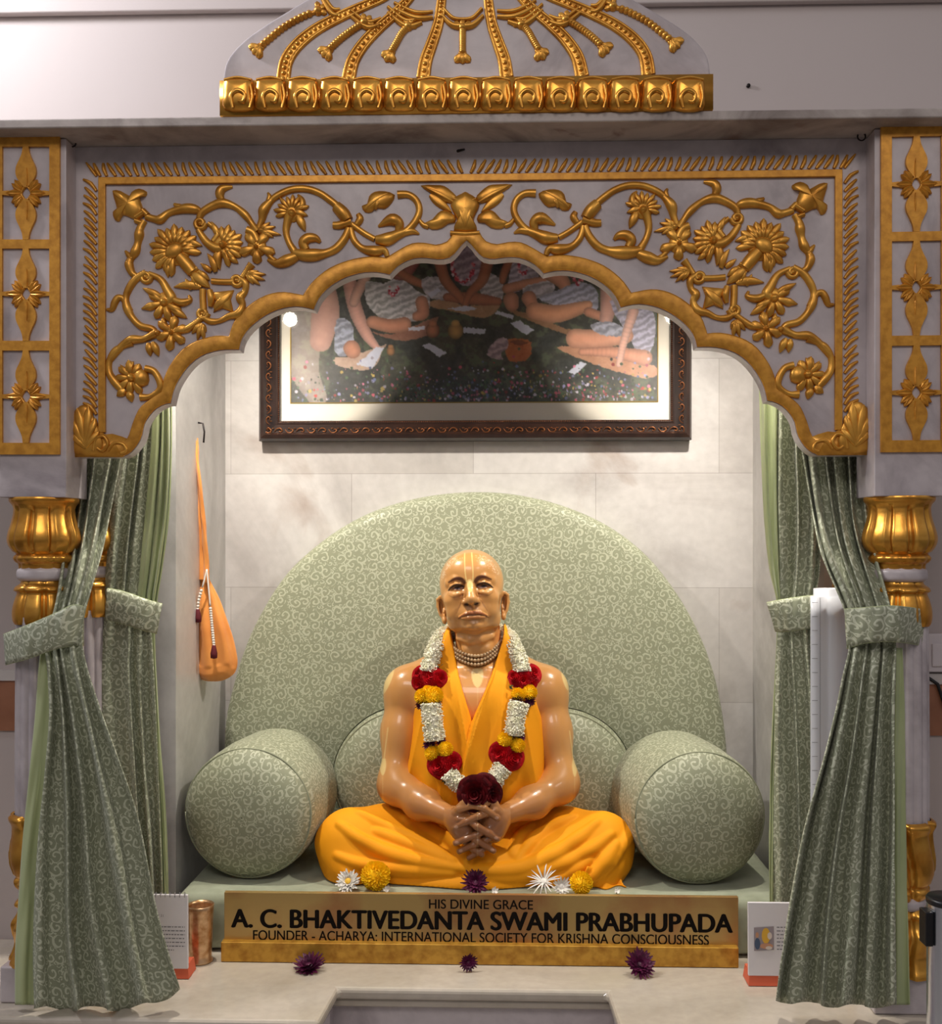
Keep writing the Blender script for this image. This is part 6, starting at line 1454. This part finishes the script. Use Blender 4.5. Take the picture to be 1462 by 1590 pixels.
def pom_mb(seed, n=170, pr=0.17, flat=0.8, lenf=0.36):
    r = random.Random(seed); m = MB(); m.ball((0, 0, 0), (0.72, 0.72, 0.72*flat), 14, 10)
    for i in range(n):
        zf_ = 1-1.5*(i+0.5)/n; a = i*2.399963; q = math.sqrt(max(0, 1-zf_*zf_)); d = Vector((q*math.cos(a), q*math.sin(a), zf_*flat)).normalized(); M_ = Matrix.Translation(d*0.62)@frame_of(d)@Matrix.Rotation(r.random()*0.6, 4, 'Z')
        w2 = pr*(0.8+0.4*r.random()); L_ = lenf*(0.85+0.3*r.random())
        P = [[(-w2*0.3, 0, 0), (0, -w2*0.15, 0), (w2*0.3, 0, 0)], [(-w2*0.6, 0.0, L_*0.6), (0, -w2*0.35, L_*0.65), (w2*0.6, 0, L_*0.6)], [(-w2*0.45, w2*0.3, L_*0.95), (0, 0.0, L_*1.05), (w2*0.45, w2*0.3, L_*0.95)]]
        t_ = MB().grid([[tuple(p) for p in row] for row in P]); m.merge(t_, M_)
    return m
def mum_mb(seed, layers=((20, 1.0, 0.10), (17, 0.88, 0.35), (13, 0.68, 0.62), (9, 0.45, 0.9)), w_=0.13, curl=0.15, centre=False):
    r = random.Random(seed); m = MB()
    for n, L, tilt in layers:
        for k in range(n):
            a = 2*PI*(k+r.random()*0.5)/n; t2 = tilt+r.uniform(-0.12, 0.12); LL = L*r.uniform(0.85, 1.1); P = []
            for i in range(7):
                t_ = i/6; ww = w_*math.sin(PI*(0.15+0.8*t_))**0.7*(1-0.2*t_); e = t2+curl*t_*t_; d = Vector((math.cos(e), 0, math.sin(e)))*LL*t_+Vector((0.04, 0, 0))
                P.append([tuple(Matrix.Rotation(a, 3, 'Z')@Vector((d.x, s_*ww, d.z+0.04*abs(s_)+0.05))) for s_ in (-1, -0.4, 0.4, 1)])
            m.grid(P)
    m.ball((0, 0, 0.12), (0.3, 0.3, 0.16), 10, 6)
    if centre:
        m.ball((0, 0, 0.30), (0.26, 0.26, 0.10), 10, 6, 1)
    return m
FL_ = MB().ball((0, 0, 0), (0.42, 0.42, 0.9), 6, 4)
def sprig_tube(pts, rad, seed, n=None, size=0.0046):
    """dense tube of tiny florets along a path"""
    r = random.Random(seed); P = resample([tuple(p) for p in pts], 24); m = MB(); m.tube([tuple(p) for p in P], rad*0.85, 10)
    L = np.sum(np.linalg.norm(np.diff(P, axis=0), axis=1)); n = n or int(L*2*PI*rad/(size*size)*0.95)
    for i in range(n):
        t_ = r.random()*23; k = min(22, int(t_)); f_ = t_-k; c = Vector(tuple(P[k]*(1-f_)+P[k+1]*f_)); ta = Vector(tuple(P[k+1]-P[k])).normalized(); x = ta.orthogonal().normalized(); y = ta.cross(x); a = r.random()*2*PI; d = (x*math.cos(a)+y*math.sin(a)); p = c+d*rad*r.uniform(0.85, 1.12)
        s_ = size*r.uniform(0.7, 1.15); dd = (d+Vector((r.uniform(-.8, .8), r.uniform(-.8, .8), r.uniform(-.8, .8)))).normalized()
        m.merge(FL_, Matrix.Translation(p)@frame_of(dd)@Matrix.Scale(s_, 4))
    return m
ROSE = [rose_mb(i) for i in range(3)]; MARI = [pom_mb(i+3) for i in range(2)]; PURP = mum_mb(9)
g = thing('flower_garland', 'long flower garland of white florets, red roses and marigolds round the statue\'s neck', 'garland', tuple(w_(741, 1228, 2.47)))
def gp(u, v, off): p = surf(u, v, off); return Vector((p[0], p[1], p[2]))
def white(keys, rpx, seed):
    pts = [gp(u, v, rpx*K*0.75) if Y is None else W(u, v, Y) for u, v, Y in keys]; sprig_tube([tuple(p) for p in catmull([tuple(p) for p in pts], 4)], rpx*K*0.92, seed).build('white_floret_section', M_jas, g)
white([(722, 986, 2.735), (700, 982, 2.715), (684, 990, 2.67), (674, 1010, 2.625), (668, 1028, 2.60), (664, 1044, 2.59)], 12.5, 1)
white([(752, 988, 2.735), (776, 982, 2.715), (790, 990, 2.67), (800, 1010, 2.625), (808, 1030, 2.60), (811, 1044, 2.59)], 12.5, 2)
white([(669, 1092, None), (671, 1115, None), (675, 1150, None)], 15, 3); white([(806, 1090, None), (800, 1115, None), (797, 1142, None)], 14.5, 4)
white([(694, 1200, None), (707, 1213, None), (724, 1226, None)], 12.5, 5); white([(782, 1190, None), (771, 1205, None), (762, 1222, None)], 13.5, 6)
def put(lst, nm, mt, items, seed=0):
    for i, (u, v, rpx, nx, nz) in enumerate(items):
        R = rpx*K; c = gp(u, v, R*0.55+0.008); placed(lst[(i+seed) % len(lst)] if isinstance(lst, list) else lst, c, (nx, -1, nz), R).build(nm, mt, g)
put(ROSE, 'rose', M_rose, [(668, 1049, 13, 0.1, 0.25), (651, 1048, 11, -0.5, 0.3), (683, 1054, 10, 0.5, 0.0), (650, 1062, 10, -0.4, -0.2)])
put(ROSE, 'rose', M_rose, [(812, 1057, 12, 0.0, 0.1), (798, 1052, 10, -0.5, 0.3), (827, 1046, 12, 0.5, 0.4), (824, 1062, 9, 0.4, -0.2)], 1)
put(ROSE, 'rose', M_rose, [(681, 1188, 14, -0.2, 0.1), (702, 1184, 12, 0.4, 0.1), (683, 1202, 9, -0.2, -0.4)], 2); put(ROSE, 'rose', M_rose, [(775, 1170, 13, -0.3, 0.1), (797, 1177, 14, 0.4, 0.1), (790, 1188, 9, 0.2, -0.4)])
put(MARI, 'marigold', M_mari, [(656, 1082, 13, -0.3, 0), (674, 1080, 14, 0.3, 0.1), (664, 1074, 10, 0, 0.4), (671, 1169, 12, -0.3, 0.2), (691, 1163, 12, 0.3, 0.2)])
put(MARI, 'marigold', M_mari, [(804, 1079, 11, -0.3, 0), (822, 1075, 12, 0.3, 0.1), (784, 1148, 12, -0.3, 0.2), (803, 1157, 12, 0.3, 0.2)])
put(PURP, 'purple_blossom', M_purp, [(655, 1093, 11, 0, -0.5), (676, 1092, 10, 0.1, -0.5), (667, 1156, 11, -0.2, 0.4), (684, 1151, 9, 0.2, 0.6), (803, 1088, 11, 0, -0.5), (822, 1088, 10, 0.2, -0.5), (793, 1140, 10, 0, 0.5), (808, 1145, 8, 0.3, 0.5)])
rc = surf(737, 1231, 0.03)
def cen(u, v, Y, rpx, n_, seed): placed(ROSE[seed], W(u, v, Y), n_, rpx*Y/FPX).build('dark_rose', M_drose, g)
cen(737, 1233, 2.452, 21, (-0.1, -1, 0.12), 0); cen(762, 1236, 2.462, 17, (0.55, -1, -0.05), 1); cen(754, 1218, 2.474, 15, (0.3, -1, 0.6), 2); cen(722, 1222, 2.488, 12, (-0.7, -1, 0.5), 1)
m = MB(); rl = random.Random(4)
for (u, v) in ((683, 1034), (655, 1040), (790, 1066), (826, 1070), (680, 1173), (692, 1210), (700, 1174), (782, 1183), (800, 1165), (776, 1194), (664, 1038), (818, 1040), (688, 1178)):
    c = gp(u, v, 0.013)
    for k in range(3):
        d = Vector((rl.uniform(-1, 1), -0.5-rl.random()*0.5, rl.uniform(-1, 1))).normalized(); x = d.orthogonal().normalized(); L_ = 0.014
        m.add([tuple(c), tuple(c+d*L_*0.5+x*0.0035), tuple(c+d*L_), tuple(c+d*L_*0.5-x*0.0035)], [(0, 1, 2, 3)])
m.build('green_leaves', M_leafg, g)
# loose flowers offered on the seat and the ledge
def loose(name, mb, u, vb, zb_, Y, rpx, n_, mats, label, cat='flower', lift=0.45, grp=None):
    R = rpx*Y/FPX; c = Vector((Xu(u, Y), Y, zb_+R*lift)); o = placed(mb, c, n_, R).build(name, mats, None); me = o.data
    zmin = min(v.co.z for v in me.vertices)
    for v in me.vertices: v.co.z += zb_+0.0006-zmin
    tag(o, label, cat, grp); return o
WH = mum_mb(21, ((22, 1.0, 0.15), (18, 0.85, 0.4), (12, 0.6, 0.75)), 0.15, 0.1, True); WH2 = mum_mb(22, ((16, 1.0, 0.2), (12, 0.8, 0.5)), 0.12, 0.3, False); SP = mum_mb(23, ((15, 1.25, 0.35), (9, 1.1, 0.8)), 0.06, -0.2, False); PET = mum_mb(25, ((6, 1.0, 0.5),), 0.25, 0.4)
ZS = 0.137
loose('white_chrysanthemum', WH, 541, 1385, ZS, 2.452, 19, (-0.1, -0.75, 0.6), [M_wpet, M_yc], 'white chrysanthemum with yellow centre lying on the seat at the far left', lift=0.3)
loose('marigold_flower', MARI[0], 583, 1385, ZS, 2.450, 23, (0.1, -1, 0.5), M_mari, 'big yellow marigold on the seat beside the left white chrysanthemum', lift=0.6)
loose('white_petal_cluster', PET, 601, 1384, ZS, 2.440, 9, (0, -0.6, 0.8), M_wpet, 'small tuft of white petals right of the big yellow marigold')
loose('purple_chrysanthemum', mum_mb(31), 738, 1385, ZS, 2.445, 22, (0, -0.8, 0.6), M_purp, 'purple chrysanthemum on the seat right above the middle of the nameplate', lift=0.3)
loose('white_petal_cluster', PET, 766, 1385, ZS, 2.440, 9, (0.3, -0.6, 0.6), M_wpet, 'small white petals beside the purple flower on the seat')
loose('spider_chrysanthemum', SP, 845, 1385, ZS, 2.446, 22, (-0.3, -0.7, 0.7), M_wpet, 'white spidery flower with long thin petals on the seat')
loose('white_chrysanthemum', WH2, 872, 1387, ZS, 2.444, 17, (0, -0.9, 0.5), [M_wpet, M_yc], 'white chrysanthemum between the spidery flower and the right marigold', lift=0.3)
loose('marigold_flower', MARI[1], 902, 1387, ZS, 2.440, 18, (0, -1, 0.6), M_mari, 'smaller yellow marigold on the seat by the right hem of the cloth', lift=0.6)
loose('white_petal_cluster', PET, 957, 1387, ZS, 2.446, 8, (0.1, -0.5, 0.8), M_wpet, 'small white petals on the seat right of the orange hem')
loose('purple_chrysanthemum', mum_mb(33, w_=0.15), 480, 1495, 0.0, 2.330, 25, (-0.1, -0.35, 0.9), M_purp, 'purple chrysanthemum on the ledge at the left of the nameplate bar', lift=0.2)
loose('purple_chrysanthemum', mum_mb(35, w_=0.15), 727, 1495, 0.0, 2.335, 14, (0.1, -1, 0.2), M_purp, 'smallest purple chrysanthemum, on the ledge under the middle of the nameplate', lift=0.3)
loose('purple_chrysanthemum', mum_mb(37, w_=0.15), 993, 1500, 0.0, 2.328, 24, (0.1, -0.7, 0.7), M_purp, 'purple chrysanthemum on the ledge at the right of the nameplate bar', lift=0.3)
